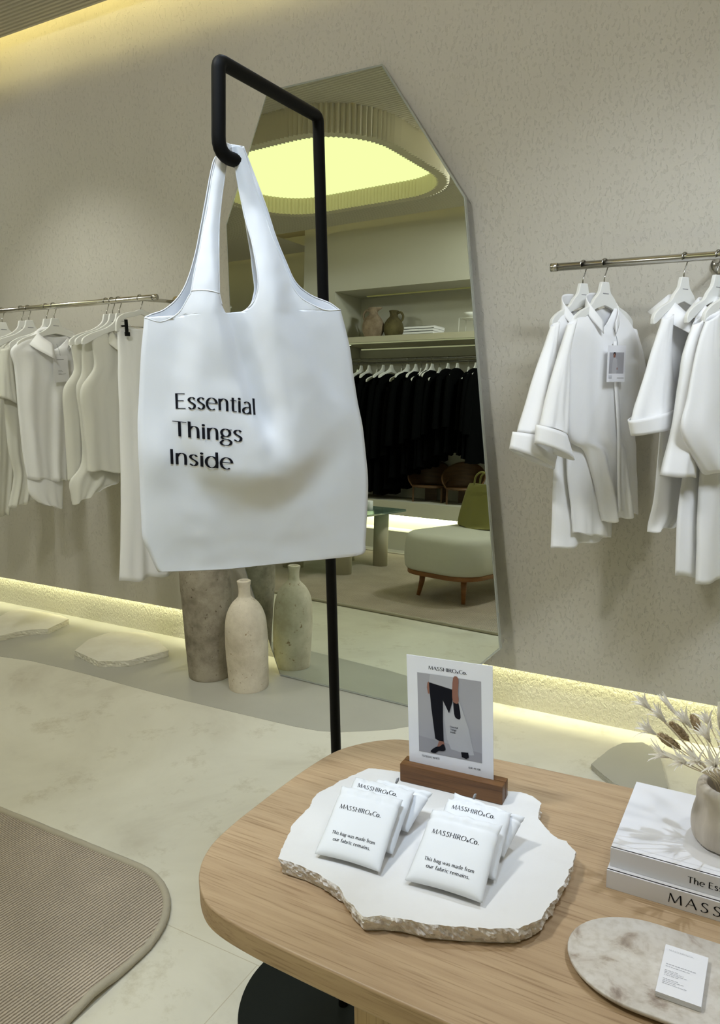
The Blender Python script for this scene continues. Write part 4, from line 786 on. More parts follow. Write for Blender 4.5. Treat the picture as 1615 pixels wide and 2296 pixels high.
def collar(o, m, rx, ry, zc, h, lean, flare=0.0, dropf=0.07, a0=-155, a1=155, xoff=0.0, n=40, yoff=0.0):
    """neck band open at the front (-Y); folds outwards when flare>0"""
    v = []; K = 5
    for i in range(n + 1):
        an = math.radians(lerp(a0, a1, i / n)); fr = (abs(an) / math.radians(max(abs(a0), a1))) ** 2
        x = rx * math.sin(an); y = ry * math.cos(an); z = zc - dropf * fr
        for k in range(K + 1):
            t = k / K
            if flare: # stand up then fold down
                if t < 0.4: q = t / 0.4; dx, dz = 0.0, h * 0.45 * q
                else: q = (t - 0.4) / 0.6; dx, dz = flare * (0.15 + q), h * 0.45 - h * (0.9 + 0.5 * fr) * q
            else: dx, dz = lean * t, h * t
            v.append((xoff + x + dx * math.sin(an) * 1.0, yoff + y + dx * math.cos(an), z + dz))
    f = [(i * (K + 1) + k, i * (K + 1) + k + 1, (i + 1) * (K + 1) + k + 1, (i + 1) * (K + 1) + k) for i in range(n) for k in range(K)]
    c = mesh('collar', v, f, m, o); solid(c, 0.0016); return c
def placket(o, m, top, bot, y0, wd=0.018, n=16, name='button_placket'):
    v = []
    for i in range(n + 1):
        t = i / n; u = lerp(top[0], bot[0], t); z = lerp(top[1], bot[1], t); y = y0 + 0.003 * math.sin(t * 9)
        v += [(u - wd / 2, y, z), (u + wd / 2, y - 0.001, z)]
    p_ = mesh(name, v, [(2 * i, 2 * i + 1, 2 * i + 3, 2 * i + 2) for i in range(n)], m, o); solid(p_, 0.002)

GR = 'white shirts on the right rail'; HR = 'hangers on the right rail'
labR = {'A': 'white shirt with wide turned cuff, hanging behind the tagged shirt', 'B': 'white collarless shirt with photo tag, turned cuff, nearest the mirror', 'C': 'white shirt with broad open collar and big turned cuff, beside the rail bracket', 'D': 'long white shirt with plain sleeve hem behind the frontmost one', 'E': 'frontmost white shirt with slit hem at the right frame edge'}
sh = {}
for k, par in (('A', dict(seed=1.0)), ('B', dict(seed=2.2, T=0.026, fold=0.008)), ('C', dict(seed=3.1)), ('D', dict(seed=0.5, T=0.02)), ('E', dict(seed=4.0, T=0.02, fold=0.007, nf=2))):
    sh[k] = garment('white_shirt', 'R_' + k, labR[k], GR, M_white, **par)
for k in 'AB':
    collar(sh[k], M_white, 0.074, 0.036, -0.122, 0.036, -0.004, 0, 0.095, xoff=-0.005 if k == 'B' else -0.02)
placket(sh['B'], M_white, (0.02, -0.24), (0.085, -0.80), -0.036)
collar(sh['C'], M_white, 0.05, 0.034, -0.125, 0.05, 0, 0.055, 0.075, xoff=0.01)
collar(sh['D'], M_white, 0.05, 0.034, -0.135, 0.04, 0, 0.03, 0.07, xoff=-0.01)
collar(sh['E'], M_white, 0.05, 0.034, -0.135, 0.04, 0, 0.03, 0.07, xoff=0.0)
for k, lab in (('A', 'white hanger in the shirt behind the tagged one'), ('B', 'white hanger in the shirt with the photo tag'), ('C', 'white hanger in the broad-collared shirt by the bracket'), ('D', 'white hanger in the long shirt at the right frame edge'), ('E', 'white hanger of the frontmost slit-hem shirt')):
    make_hanger(DATA['R_' + k]['x'], math.radians(90 - 25), 0.15, lab, HR)
def hang_tag(name, quad, x, rz, zr, y, label, photo):
    o = thing(name, (x, RY, zr), label, 'price tag', None, rz)
    (a, za), (b_, zb), (c, zc_), (d, zd) = quad
    V = lambda s, t, yy: (lerp(lerp(a, b_, s), lerp(d, c, s), t), yy, lerp(lerp(za, zb, s), lerp(zd, zc_, s), t) - zr)
    g = G(); g.add([V(0, 0, y), V(1, 0, y), V(1, 1, y), V(0, 1, y), V(0, 0, y + .001), V(1, 0, y + .001), V(1, 1, y + .001), V(0, 1, y + .001)], [(0, 3, 2, 1), (4, 5, 6, 7), (0, 1, 5, 4), (1, 2, 6, 5), (2, 3, 7, 6), (3, 0, 4, 7)])
    tc_ = g.obj('tag_card', M_card, o, False)
    top = V(0.5, 0.0, y - .001); G().tube([top, (top[0] - 0.001, y + 0.002, top[2] + 0.02), (top[0] - 0.006, y + 0.012, top[2] + 0.055)], 0.0006, 6).obj('cord', M_ink, o)
    g = G(); q = lambda s0, s1, t0, t1, yy, mi: g.add([V(s0, t0, yy), V(s1, t0, yy), V(s1, t1, yy), V(s0, t1, yy)], [(0, 3, 2, 1)], mi)
    P = lambda pts, yy, mi: g.add([V(s, t, yy) for s, t in pts], [tuple(range(len(pts)))], mi)
    if photo:
        q(.09, .9, .19, .77, y - .0004, 0)
        P([(.26, .48), (.30, .36), (.42, .33), (.50, .38), (.56, .62), (.52, .64), (.50, .77), (.24, .77)], y - .0007, 1)
        P([(.31, .33), (.29, .24), (.33, .195), (.40, .20), (.42, .27), (.40, .33)], y - .001, 2)
        P([(.28, .24), (.31, .185), (.40, .185), (.43, .25), (.40, .28), (.39, .22), (.33, .22), (.30, .26)], y - .0013, 3)
        P([(.50, .61), (.55, .60), (.55, .66), (.50, .66)], y - .001, 2)
        for t0 in (.83, .86, .89): q(.08, .26, t0, t0 + .013, y - .0005, 4)
        q(.55, .93, .885, .90, y - .0005, 4)
    else:
        q(.22, .72, .14, .16, y - .0005, 4)
        for t0, s1 in ((.56, .55), (.60, .62), (.66, .5), (.70, .8)): q(.30, s1, t0, t0 + .012, y - .0005, 4)
    g.obj('printed_face', [M_photo, M_photo2, M_skin, M_ink, M_inkg], tc_, False)
    return o
hang_tag('price_tag', DATA['tagB'], DATA['R_B']['x'], math.radians(65), railz(-0.56), -0.052, 'white card tag with a small photo hanging on the front shirt', True)

GL_ = 'white tops on the left rail'; HL = 'hangers on the left rail'
lt = {}
for k, lab, par in (('LL', 'offwhite long top cut by the left frame edge', dict(seed=0.3, m=M_cream)), ('L0', 'white short-sleeved blouse behind the collared one, left of it', dict(seed=1.9, m=M_cream)), ('L1', 'white collared shirt with blank tag at the open neck', dict(seed=2.9, m=M_white, nf=2, fold=0.009)),
                    ('V1', 'white collared sleeveless top, first of three, beside the tagged shirt', dict(seed=0.9, m=M_cream)), ('V2', 'white collared sleeveless top with long curved tail, middle of three', dict(seed=3.3, m=M_cream)), ('V3', 'white collared sleeveless top next to the trousers, last of three', dict(seed=4.1, m=M_cream, nf=2))):
    lt[k] = garment('sleeveless_blouse' if k[0] == 'V' else 'white_blouse', 'L_' + k, lab, GL_, T=0.016, cat='top', sleeve_off=-0.028, **par)
for k, xo in (('L1', -0.0), ):
    collar(lt[k], M_white, 0.085, 0.03, -0.118, 0.05, 0, 0.05, 0.085, xoff=0.0, yoff=-0.004)
for k in ('V1', 'V2', 'V3'):
    collar(lt[k], M_cream, 0.06, 0.022, -0.125, 0.04, 0, 0.035, 0.085, xoff=0.02)
hang_tag('price_tag', DATA['tagL'], DATA['L_L1']['x'], math.radians(80), railz(-3.136), -0.046, 'plain white card tag hanging on the collared shirt', False)
for x, lab in ((DATA['L_LL']['x'], 'white hanger at the left frame edge'), (DATA['L_L0']['x'], 'white hanger in the short-sleeved blouse'), (-3.372, 'empty white hanger just behind the blouse hanger'), (DATA['L_L1']['x'], 'white hanger in the collared shirt with the tag'), (-3.19, 'white hanger right behind the tagged shirt'), (DATA['L_V1']['x'], 'white hanger in the first sleeveless top'), (DATA['L_V2']['x'], 'white hanger in the middle sleeveless top'), (DATA['L_V3']['x'], 'white hanger in the sleeveless top by the trousers')):
    make_hanger(x, math.radians(80), 0.20, lab, HL)
# trousers on a clip hanger
px_ = DATA['L_P']['x']; zr = railz(px_)
t_ = garment('trousers', 'L_P', 'wide white trousers clipped to a hanger behind the tote bag', None, M_white, T=0.022, fold=0.009, nf=2.0, seed=1.1, cat='trousers', neck=0)
ho = thing('clip_hanger', (px_, RY, zr), 'white hanger with black clips holding the trousers', 'hanger', HL, math.radians(80))
G().tube(hook_path(-0.06), 0.0019, 8).obj('hook', M_dchrome, ho)
q = cr([(0.13, 0, -0.145), (0.122, 0, -0.105), (0.09, 0, -0.082), (0.03, 0, -0.068), (0.0, 0, -0.058), (-0.03, 0, -0.066), (-0.085, 0, -0.078), (-0.117, 0, -0.10), (-0.124, 0, -0.145)], 5)
g = G()
for i in range(len(q) - 1):
    pass
vv = []
for i, p_ in enumerate(q):
    d = (q[min(i + 1, len(q) - 1)] - q[max(i - 1, 0)]).normalized(); nn = Vector((-d.z, 0, d.x))
    for a, yy in ((0.011, -0.006), (0.011, 0.006), (-0.011, 0.006), (-0.011, -0.006)): vv.append(p_ + nn * a + Vector((0, yy, 0)))
m_ = len(q); g.add(vv, [(i * 4 + k, i * 4 + (k + 1) % 4, (i + 1) * 4 + (k + 1) % 4, (i + 1) * 4 + k) for i in range(m_ - 1) for k in range(4)] + [(0, 1, 2, 3), tuple(range(m_ * 4 - 4, m_ * 4))])
bevel(g.obj('hanger_body', M_hanger, ho, False), 0.002)
G().tube([(-0.118, 0, -0.122), (0.126, 0, -0.126)], 0.0018, 8).obj('cross_bar', M_chrome, ho)
for cx in (-0.098, 0.10):
    g = G(); g.box(cx - 0.007, cx + 0.007, -0.030, -0.024, -0.155, -0.095); g.box(cx - 0.011, cx + 0.011, -0.034, -0.026, -0.165, -0.148); g.box(cx - 0.006, cx + 0.006, -0.026, 0.01, -0.125, -0.118)
    g.obj('clip', M_black, ho, False)

# ================================================================== wooden table
ZT = 0.70
to_ = thing('wooden_table', (0.05, 0.95, 0), 'light oak table with rounded corners in the foreground', 'table')
half = [(0.05, 0.660), (-0.2, 0.660), (-0.388, 0.662), (-0.499, 0.6655), (-0.56, 0.669), (-0.611, 0.676), (-0.645, 0.688), (-0.675, 0.711), (-0.696, 0.736), (-0.711, 0.765), (-0.7205, 0.80), (-0.7235, 0.85), (-0.7225, 0.90), (-0.719, 0.98), (-0.713, 1.05), (-0.701, 1.114), (-0.679, 1.156), (-0.649, 1.190), (-0.613, 1.2135), (-0.56, 1.2225), (-0.428, 1.2265), (-0.186, 1.238), (0.05, 1.243)]
hl = [(q.x - 0.05, q.y - 0.95) for q in cr([(a, b_, 0) for a, b_ in half], 4)]
out = hl + [(-a, b_) for a, b_ in reversed(hl[1:-1])]
g = G().prism(out, ZT - 0.036, ZT); bevel(auto(g.obj('table_top', M_oak, to_), 30), 0.003, 3)
for x0 in (-0.463, 0.385):
    bevel(G().box(x0, x0 + 0.075, 0.683 - 0.95, 1.15 - 0.95, 0.0, ZT - 0.036).obj('leg', M_oakleg, to_, False), 0.002)
# ---- limestone board
st = [(-0.587, 0.778), (-0.601, 0.815), (-0.615, 0.855), (-0.616, 0.888), (-0.628, 0.941), (-0.615, 0.993), (-0.592, 1.050), (-0.560, 1.060), (-0.539, 1.063), (-0.463, 1.078), (-0.364, 1.091), (-0.341, 1.097), (-0.319, 1.093), (-0.302, 1.081), (-0.301, 1.064), (-0.296, 1.044), (-0.279, 1.020), (-0.255, 1.002), (-0.244, 1.003), (-0.225, 0.984), (-0.221, 0.953), (-0.223, 0.921), (-0.224, 0.879), (-0.228, 0.850), (-0.231, 0.829), (-0.242, 0.812), (-0.247, 0.804), (-0.277, 0.788), (-0.307, 0.774), (-0.350, 0.757), (-0.383, 0.752), (-0.405, 0.744), (-0.426, 0.733), (-0.450, 0.745), (-0.480, 0.764), (-0.517, 0.775), (-0.550, 0.779)]
def slab_fine(pts, z0, z1):
    n = 420; p = resample(pts, n); cx, cy = -0.42, 0.92; NR = 9; v = []
    for r in range(NR):
        t = r / (NR - 1)
        for x, y in p:
            d = Vector((x - cx, y - cy)); l = d.length; d /= l
            a = 0.0035 * noise.noise(Vector((x * 70, y * 70, t * 2))) + 0.0032 * noise.noise(Vector((x * 190, y * 190, t * 5 + 4))) + 0.002 * noise.noise(Vector((x * 420, y * 420, t * 9))) 
            if r == NR - 1: a = 0.0025 * noise.noise(Vector((x * 70, y * 70, t * 2))) + 0.0012 * noise.noise(Vector((x * 230, y * 230, 4)))
            a -= 0.004 * t * 0 + 0.006 * (1 - t) ** 2
            if r == 0: a = -0.007
            v.append((x - cx + d.x * a, y - cy + d.y * a, (z1 - z0) * t))
    f = [(r * n + i, r * n + (i + 1) % n, (r + 1) * n + (i + 1) % n, (r + 1) * n + i) for r in range(NR - 1) for i in range(n)]; fm = [1] * len(f)
    f += [tuple(range((NR - 1) * n, NR * n)), tuple(reversed(range(n)))]; fm += [0, 0]
    o = mesh('stone_board', v, f, [M_stone, M_stoneedge], None, False, fm, (cx, cy, z0))
    return tag(o, 'irregular white limestone board with chipped edge on the oak table', 'stone board')
slab_fine(st, ZT + 0.0004, ZT + 0.026)
ZS = ZT + 0.0265
# ---- pouches
def pouch(bl, br, tl, tr, label, seed, both=True, tab=False, tline=0.635):
    BL_, BR_, TL_, TR_ = (Vector(q) for q in (bl, br, tl, tr))
    c = (BL_ + BR_) / 2
    o = thing('folded_bag_pouch', c, label, 'pouch', 'white bag pouches on the stone board')
    X = (BR_ - BL_) - (BR_ - BL_) * 0; Yv = ((TL_ + TR_) - (BL_ + BR_)) / 2; Nn = X.cross(Yv).normalized()
    def P(s, t, h): 
        return BL_.lerp(BR_, s).lerp(TL_.lerp(TR_, s), t) + Nn * h - c
    NS, NT = 30, 38
    def surf(s, t, sd):
        ex = max(0, 1 - abs(2 * s - 1) ** 5); et = max(0, 1 - abs(2 * t - 1) ** 7)
        h = 0.0085 * (ex ** 0.6) * (et ** 0.55)
        h += 0.0012 * noise.noise(Vector((s * 3.5 + seed, t * 3.5, sd * 3))) * ex * et
        tc_ = 0.86 if tline < .7 else 0.955
        h -= 0.0022 * math.exp(-((t - tc_) / 0.022) ** 2) * ex
        h += 0.0011 * math.sin(s * 38 + seed * 3) * math.exp(-((t - 0.93) / 0.07) ** 2) * ex + 0.0007 * math.sin(s * 25 + t * 20 + seed) * sstep(0.65, 0.9, t) * ex
        sq = s + (s - 0.5) * (-0.02 * math.sin(PI * t) - 0.03 * math.exp(-((t - tc_) / 0.03) ** 2)) + 0.006 * noise.noise(Vector((t * 9 + seed, s * 2, 1)))
        tq = t + 0.022 * (noise.noise(Vector((s * 6 + seed, 3, 2)))) * sstep(0.8, 1, t) - 0.02 * math.sin(PI * s) * (1 - t) ** 6 * -1
        return P(sq, tq, sd * h + (0.0005 * sd))
    v = []; f = []
    for sd in (1, -1):
        b_ = len(v)
        v += [surf(i / NS, j / NT, sd) for j in range(NT + 1) for i in range(NS + 1)]
        for j in range(NT):
            for i in range(NS):
                q = (b_ + j * (NS + 1) + i, b_ + j * (NS + 1) + i + 1, b_ + (j + 1) * (NS + 1) + i + 1, b_ + (j + 1) * (NS + 1) + i)
                f.append(q if sd > 0 else tuple(reversed(q)))
    w_ = NS + 1; B = (NS + 1) * (NT + 1)
    bd = [i for i in range(w_)] + [j * w_ + NS for j in range(1, NT + 1)] + [NT * w_ + i for i in range(NS - 1, -1, -1)] + [j * w_ for j in range(NT - 1, 0, -1)]
    f += [(bd[i], B + bd[i], B + bd[(i + 1) % len(bd)], bd[(i + 1) % len(bd)]) for i in range(len(bd))]
    pb_ = mesh('pouch_body', v, f, M_pouch, o)
    # drawstring loop tab
    a = P(0.30 + 0.05 * math.sin(seed), 1.0, 0.001); up = (TL_ - BL_).normalized()
    g = G() if tab else None
    if tab: g.tube([a, a + up * 0.006 + Nn * 0.003, a + up * 0.009, a + up * 0.006 - Nn * 0.003, a - Nn * 0.002], 0.0012, 6); g.obj('loop_tab', M_inkg, o)
    g = G(); up_ = 0.0006
    W_ = X.length; Hh = Yv.length
    def line(s, t0, s0, s1, cap, **k):
        def fn(x, y, w_): 
            ss = lerp(s0, s1, x); tt = t0 + y * cap / Hh
            return surf(ss, tt, 1) + Nn * up_
        put_text(g, s, fn, **k)
    line('MASSHIRO&Co.', tline, 0.13, 0.80, 0.0068, thick=.13, thin=.05, track=.10, small={'&': .62, 'o': .98})
    g.obj('printed_logo', M_ink, pb_); g = G()
    if both:
        line('This bag was made from', 0.275, 0.16, 0.84, 0.0049, thick=.135, thin=.075, track=.05)
        line('our fabric remains.', 0.185, 0.22, 0.80, 0.0049, thick=.135, thin=.075, track=.05)
    if both: g.obj('printed_slogan', M_ink, pb_)
    return o
M_pouch = fabric('pouch_cotton', (0.82, 0.83, 0.85), 1600, 0.08, 0.06)
z0 = ZS + 0.007
def corners(bl, br, tl, tr, zt, zb=z0): return ((*bl, zb), (*br, zb), (*tl, zt), (*tr, zt))
pouch(*corners((-0.536, 0.904), (-0.448, 0.906), (-0.525, 0.958), (-0.433, 0.961), 0.771, z0), 'rearmost pouch of the left fanned set', 2.3, tab=True)
pouch(*corners((-0.543, 0.845), (-0.444, 0.850), (-0.553, 0.937), (-0.454, 0.942), 0.777, z0), 'middle pouch of the left fanned set', 5.1, tline=0.80)
pouch(*corners((-0.541, 0.801), (-0.442, 0.808), (-0.553, 0.898), (-0.456, 0.907), 0.783, z0), 'front pouch of the left fanned set on the stone board', 0.7)
pouch(*corners((-0.416, 0.915), (-0.306, 0.914), (-0.404, 0.976), (-0.292, 0.962), 0.771, z0), 'rearmost pouch of the right fanned set', 3.7, tab=True)
pouch(*corners((-0.400, 0.858), (-0.300, 0.864), (-0.404, 0.950), (-0.309, 0.955), 0.777, z0), 'middle pouch of the right fanned set', 8.2, tline=0.80)
pouch(*corners((-0.405, 0.809), (-0.300, 0.815), (-0.408, 0.905), (-0.308, 0.911), 0.783, z0), 'front pouch of the right fanned set on the stone board', 6.4)
# ---- sign holder + card
ho = thing('sign_holder', (-0.441, 1.056, ZS), 'dark walnut block with a slot holding the price card', 'sign holder', None, math.atan2(0.009, 0.17))
w2 = 0.0865
bevel(G().box(-w2, w2, -0.014, 0.0015, 0.0, 0.031).box(-w2, w2, 0.0035, 0.0165, 0.0, 0.0305).box(-w2, w2, 0.0012, 0.0038, 0.0, 0.008).obj('slotted_block', M_walnut, ho, False), 0.0015)
co = thing('price_card', (-0.445, 1.0585, ZS + 0.0085), 'printed card with a photo of a person carrying a white tote', 'sign', None, math.atan2(0.009, 0.17))
cw, chh = 0.0715, 0.2085
tilt = Matrix.Rotation(-0.020, 4, 'Y')
C_ = lambda s, t, y: tuple(tilt @ Vector(((s - 0.5) * 2 * cw, y, t * chh)))    # t up
g = G(); g.add([C_(0, 0, -.0006), C_(1, 0, -.0006), C_(1, 1, -.0006), C_(0, 1, -.0006), C_(0, 0, .0006), C_(1, 0, .0006), C_(1, 1, .0006), C_(0, 1, .0006)], [(0, 3, 2, 1)[::-1], (4, 5, 6, 7), (0, 1, 5, 4), (1, 2, 6, 5), (2, 3, 7, 6), (3, 0, 4, 7)])
cs_ = g.obj('card_stock', M_card, co, False)
g = G()
# picture corners measured on the card: s .125-.87, t .20-.845
def PIC(s, t, lay): return C_(lerp(.125, .872, s), lerp(.215, .868, 1 - t), -.0008 - .0002 * lay)
def poly(pts, lay, mi, n=None): g.add([PIC(s, t, lay) for s, t in (pts if n is None else [(q.x, q.y) for q in cr([(a, b_, 0) for a, b_ in pts], n, True)])], [tuple(range(len(pts) if n is None else len(pts) * n))], mi)
poly([(0, 0), (1, 0), (1, 1), (0, 1)], 0, 0)
poly([(.0, .80), (1, .88), (1, 1), (0, 1)], 1, 5)
# tote in the picture
poly([(.44, .33), (.53, .45), (.58, .24), (.67, .30), (.80, .60), (.88, .92), (.82, .93), (.52, .90), (.46, .78), (.42, .52)], 2, 1)
poly([(.57, .25), (.64, .27), (.68, .48), (.62, .50), (.58, .45)], 3, 3, 3)
# trousers, shirt, arm, shoes
poly([(.19, .105), (.57, .155), (.555, .30), (.50, .45), (.405, .30), (.40, .55), (.405, .82), (.37, .835), (.27, .80), (.215, .40)], 3, 3)
poly([(.21, .0), (.58, .0), (.575, .15), (.19, .10)], 4, 4)
poly([(.575, .0), (.655, .0), (.645, .18), (.655, .25), (.64, .31), (.575, .30), (.555, .22)], 5, 2, 3)
poly([(.165, .11), (.19, .09), (.195, .25), (.17, .24), (.155, .17)], 4, 2)
poly([(.33, .82), (.41, .82), (.42, .88), (.30, .90)], 4, 2)
poly([(.40, .85), (.435, .91), (.40, .94), (.32, .95), (.27, .985), (.205, .985), (.20, .96), (.28, .905), (.34, .89)], 5, 3, 3)
poly([(.68, .91), (.79, .90), (.80, .96), (.76, .985), (.69, .97)], 5, 3)
def tl_(s, s0, s1, t0, cap, mi=3, lay=0, **k):
    fn = lambda x, y, w_: C_(lerp(s0, s1, x), t0 + y * cap / chh, -.0010 - lay)
    put_text(g, s, fn, mi, **k)
tl_('MASSHIRO&Co.', .262, .712, .905, .0060, thick=.15, thin=.055, track=.06, small={'&': .6, 'o': .98})
tl_('TOTEBAG WHITE', .155, .375, .172, .0034, thick=.14, thin=.09, track=.06)
tl_('IDR 49.100', .715, .855, .150, .0030, thick=.14, thin=.09, track=.05)
pic = lambda s0, s1, t0, s: put_text(g, s, lambda x, y, w_: PIC(lerp(s0, s1, x), t0 - y * .022, 3), 3, thick=.14, thin=.06)
pic(.51, .635, .625, 'Essential'); pic(.515, .61, .66, 'Things'); pic(.515, .60, .692, 'Inside')
g.obj('printed_face', [M_photo, M_photo2, M_skin, M_ink, M_photo2, mat('photo_floor', (0.30, 0.295, 0.32), 0.5)], cs_, False)
# ---- books
def book(x0, x1, y0, y1, z, h, label, text, ts):
    o = thing('coffee_table_book', (x0, y0, z), label, 'book')
    W_, D = x1 - x0, y1 - y0
    g = G(); g.box(0, W_, 0, D, 0, 0.0025).box(0, W_, 0.0, D, h - 0.0025, h)
    sp_ = [(0.0025, 0.0), (-0.0008, 0.3), (-0.0012, 0.5), (-0.0008, 0.7), (0.0025, 1.0)]
    g.box(0, W_, -0.0022, 0.002, 0.0, h)
    g.box(0, W_, 0.0105, 0.012, h, h + 0.00015, 1)
    cv_ = bevel(g.obj('cover', [M_book, mat('hinge_crease', (0.66, 0.66, 0.70), 0.5)], o, False), 0.0006)
    G().box(0.003, W_ - 0.003, 0.002, D - 0.003, 0.0025, h - 0.0025).obj('page_block', M_pages, o, False)
    g = G(); s, xs, xe, zt, cap = ts
    put_text(g, s, lambda x, y, w_: (lerp(xs, xe, x), -0.0026, zt + y * cap), **text); g.obj('spine_lettering', M_ink, cv_)
    return o
book(-0.1785, 0.09, 0.966, 1.165, ZT + 0.0003, 0.0265, 'lower white art book with large spine letters under the vase', dict(thick=.105, thin=.05, track=.20), ('MASSHIRO', 0.078, 0.205, 0.0065, 0.0135))
book(-0.1765, 0.085, 0.976, 1.163, ZT + 0.0272, 0.027, 'upper white art book carrying the small vase of dried flowers', dict(thick=.13, thin=.07, track=.05), ('The Essential', 0.097, 0.170, 0.0085, 0.0088))
ZB = ZT + 0.0272 + 0.0272
# ---- ceramic vase and dried flowers
VC = Vector((-0.040, 1.062, ZB + 0.0004))
prof = [(0, .034), (.001, .040), (.006, .0445), (.02, .0475), (.036, .047), (.05, .0440), (.060, .0425), (.070, .0432), (.078, .0420), (.0835, .0375), (.084, .033), (.080, .0300), (.06, .031), (.02, .034)]
P = [(q.y, q.x) for q in cr([(r, z, 0) for z, r in prof], 4)]
def flute(r, an, z): return r * (1 + (0.022 * (abs(math.sin(an * 5)) - 0.5) + 0.008 * noise.noise(Vector((math.cos(an) * 4, math.sin(an) * 4, z * 20)))) * (1 if r > .036 else 0.3))
tag(G().lathe(P, n=120, fn=flute).obj('ceramic_vase', M_cer, loc=VC), 'small beige drip-glazed vase on the stacked books', 'vase')
MO = Vector((VC.x, VC.y, ZB + 0.074))
rnd = random.Random(11)
def star_head(g, base, d, L, n=7, open_=0.6):
    d = d.normalized(); a = d.orthogonal().normalized(); b_ = d.cross(a)
    for k in range(n):
        an = 2 * PI * k / n + rnd.uniform(-.3, .3); rad = a * math.cos(an) + b_ * math.sin(an); op = open_ * rnd.uniform(.7, 1.2); l = L * rnd.uniform(.8, 1.15)
        side = d.cross(rad).normalized(); wd = l * 0.105
        pts = []
        for i in range(6):
            t = i / 5; c = base + d * (l * t * math.cos(op * t)) + rad * (l * math.sin(op) * (0.25 * t + .75 * t * t)); w_ = wd * (math.sin(PI * min(1, (t * .9 + .12))) ** 0.8) * (1 - .55 * t) if i < 5 else 0.0004
            pts += [c - side * w_, c + side * w_ + rad * 0.0004]
        g.add(pts, [(2 * i, 2 * i + 1, 2 * i + 3, 2 * i + 2) for i in range(5)])
def flower(tip, kind, label, L=0.026, lean=None):
    tip = Vector(tip); foot = MO + Vector((rnd.uniform(-.012, .012), rnd.uniform(-.012, .012), -0.050))
    lip = MO + (Vector((tip.x - MO.x, tip.y - MO.y, 0)) * 0.22) + Vector((0, 0, 0.012))
    o = thing('dried_flower_stem', MO, label, 'dried flower', 'dried flowers in the small vase')
    path = [q - MO for q in cr([foot, lip, lip.lerp(tip, .55) + Vector((rnd.uniform(-.003, .003), 0, .003)), tip], 6)]
    G().tube(path, 0.0008, 6).obj('stem', M_stem, o)
    d = (path[-1] - path[-4]).normalized() if lean is None else Vector(lean)
    g = G(); b_ = tip - MO
    if kind == 'star':
        star_head(g, b_ - d * 0.004, d, L, 11, 0.62); star_head(g, b_ - d * 0.002, d, L * .8, 7, 0.28)
        h = g.obj('papery_head', M_petal, o)
    elif kind == 'bud':
        star_head(g, b_ - d * 0.004, d, L, 9, 0.18); h = g.obj('papery_head', M_petal, o)
    else:
        pr = [(-.016, .001), (-.009, .0042), (0, .0060), (.009, .0054), (.016, .003), (.019, .0004)]
        q = d.to_track_quat('Z', 'Y').to_matrix(); vv = []
        G_ = G().lathe([(z, r) for z, r in pr], n=20, fn=lambda r, an, z: r * (1 + .35 * noise.noise(Vector((math.cos(an) * 3, math.sin(an) * 3, z * 400)))))
        g.add([tuple(q @ Vector(p_) + b_) for p_ in G_.v], G_.f)
        for k in range(260):
            an = rnd.uniform(0, 2 * PI); z = rnd.uniform(-.014, .016); r = .0058 * math.sqrt(max(0.05, 1 - (z / .019) ** 2)); c = Vector((r * math.cos(an), r * math.sin(an), z)); e = c + Vector((math.cos(an) * .0022, math.sin(an) * .0022, .003)); sd_ = Vector((-math.sin(an), math.cos(an), 0)) * .0006
            g.add([tuple(q @ p_ + b_) for p_ in (c - sd_, c + sd_, e)], [(0, 1, 2)])
        h = g.obj('seed_head', M_seed, o)
    return o
fl = [((-0.150, 1.060, 0.9265), 'star', 'dried stem reaching farthest left with tan starry head'), ((-0.128, 1.050, 0.917), 'star', 'dried stem with fanned white head just below the farthest one'), ((-0.138, 1.030, 0.905), 'star', 'dried stem with small starry head, lower left'),
      ((-0.119, 1.080, 0.918), 'bud', 'dried stem with closed white bud standing highest'), ((-0.073, 1.090, 0.903), 'star', 'dried stem with white star head by the frame edge, upper'), ((-0.072, 1.060, 0.897), 'star', 'dried stem with small white star under the upper frame-edge one'),
      ((-0.118, 1.020, 0.880), 'star', 'dried stem lying low and pointing left over the book'), ((-0.094, 1.010, 0.882), 'star', 'short dried stem with ragged white head over the vase rim'), ((-0.078, 1.020, 0.881), 'star', 'short dried stem with open white head above the vase mouth'), ((-0.058, 1.005, 0.888), 'star', 'short dried stem with wide pale head nearest the camera'),
      ((-0.110, 1.080, 0.890), 'seed', 'brown seed head between the white stems'), ((-0.120, 1.060, 0.882), 'seed', 'brown seed head hanging lowest'), ((-0.090, 1.110, 0.890), 'seed', 'large fluffy brown seed head at the back'),
      ((-0.098, 1.075, 0.905), 'star', 'dried stem with white star head under the highest bud'), ((-0.060, 1.075, 0.912), 'bud', 'dried stem with slim closed bud near the frame edge'), ((-0.048, 1.030, 0.905), 'star', 'dried stem with broad pale star head by the frame edge'),
      ((-0.020, 1.08, 0.925), 'star', 'dried stem rising straight from the vase'), ((0.02, 1.05, 0.91), 'star', 'dried stem leaning right out of the vase')]
for t_, kd, lab in fl: flower(t_, kd, lab, 0.030 if kd == 'star' else 0.034)
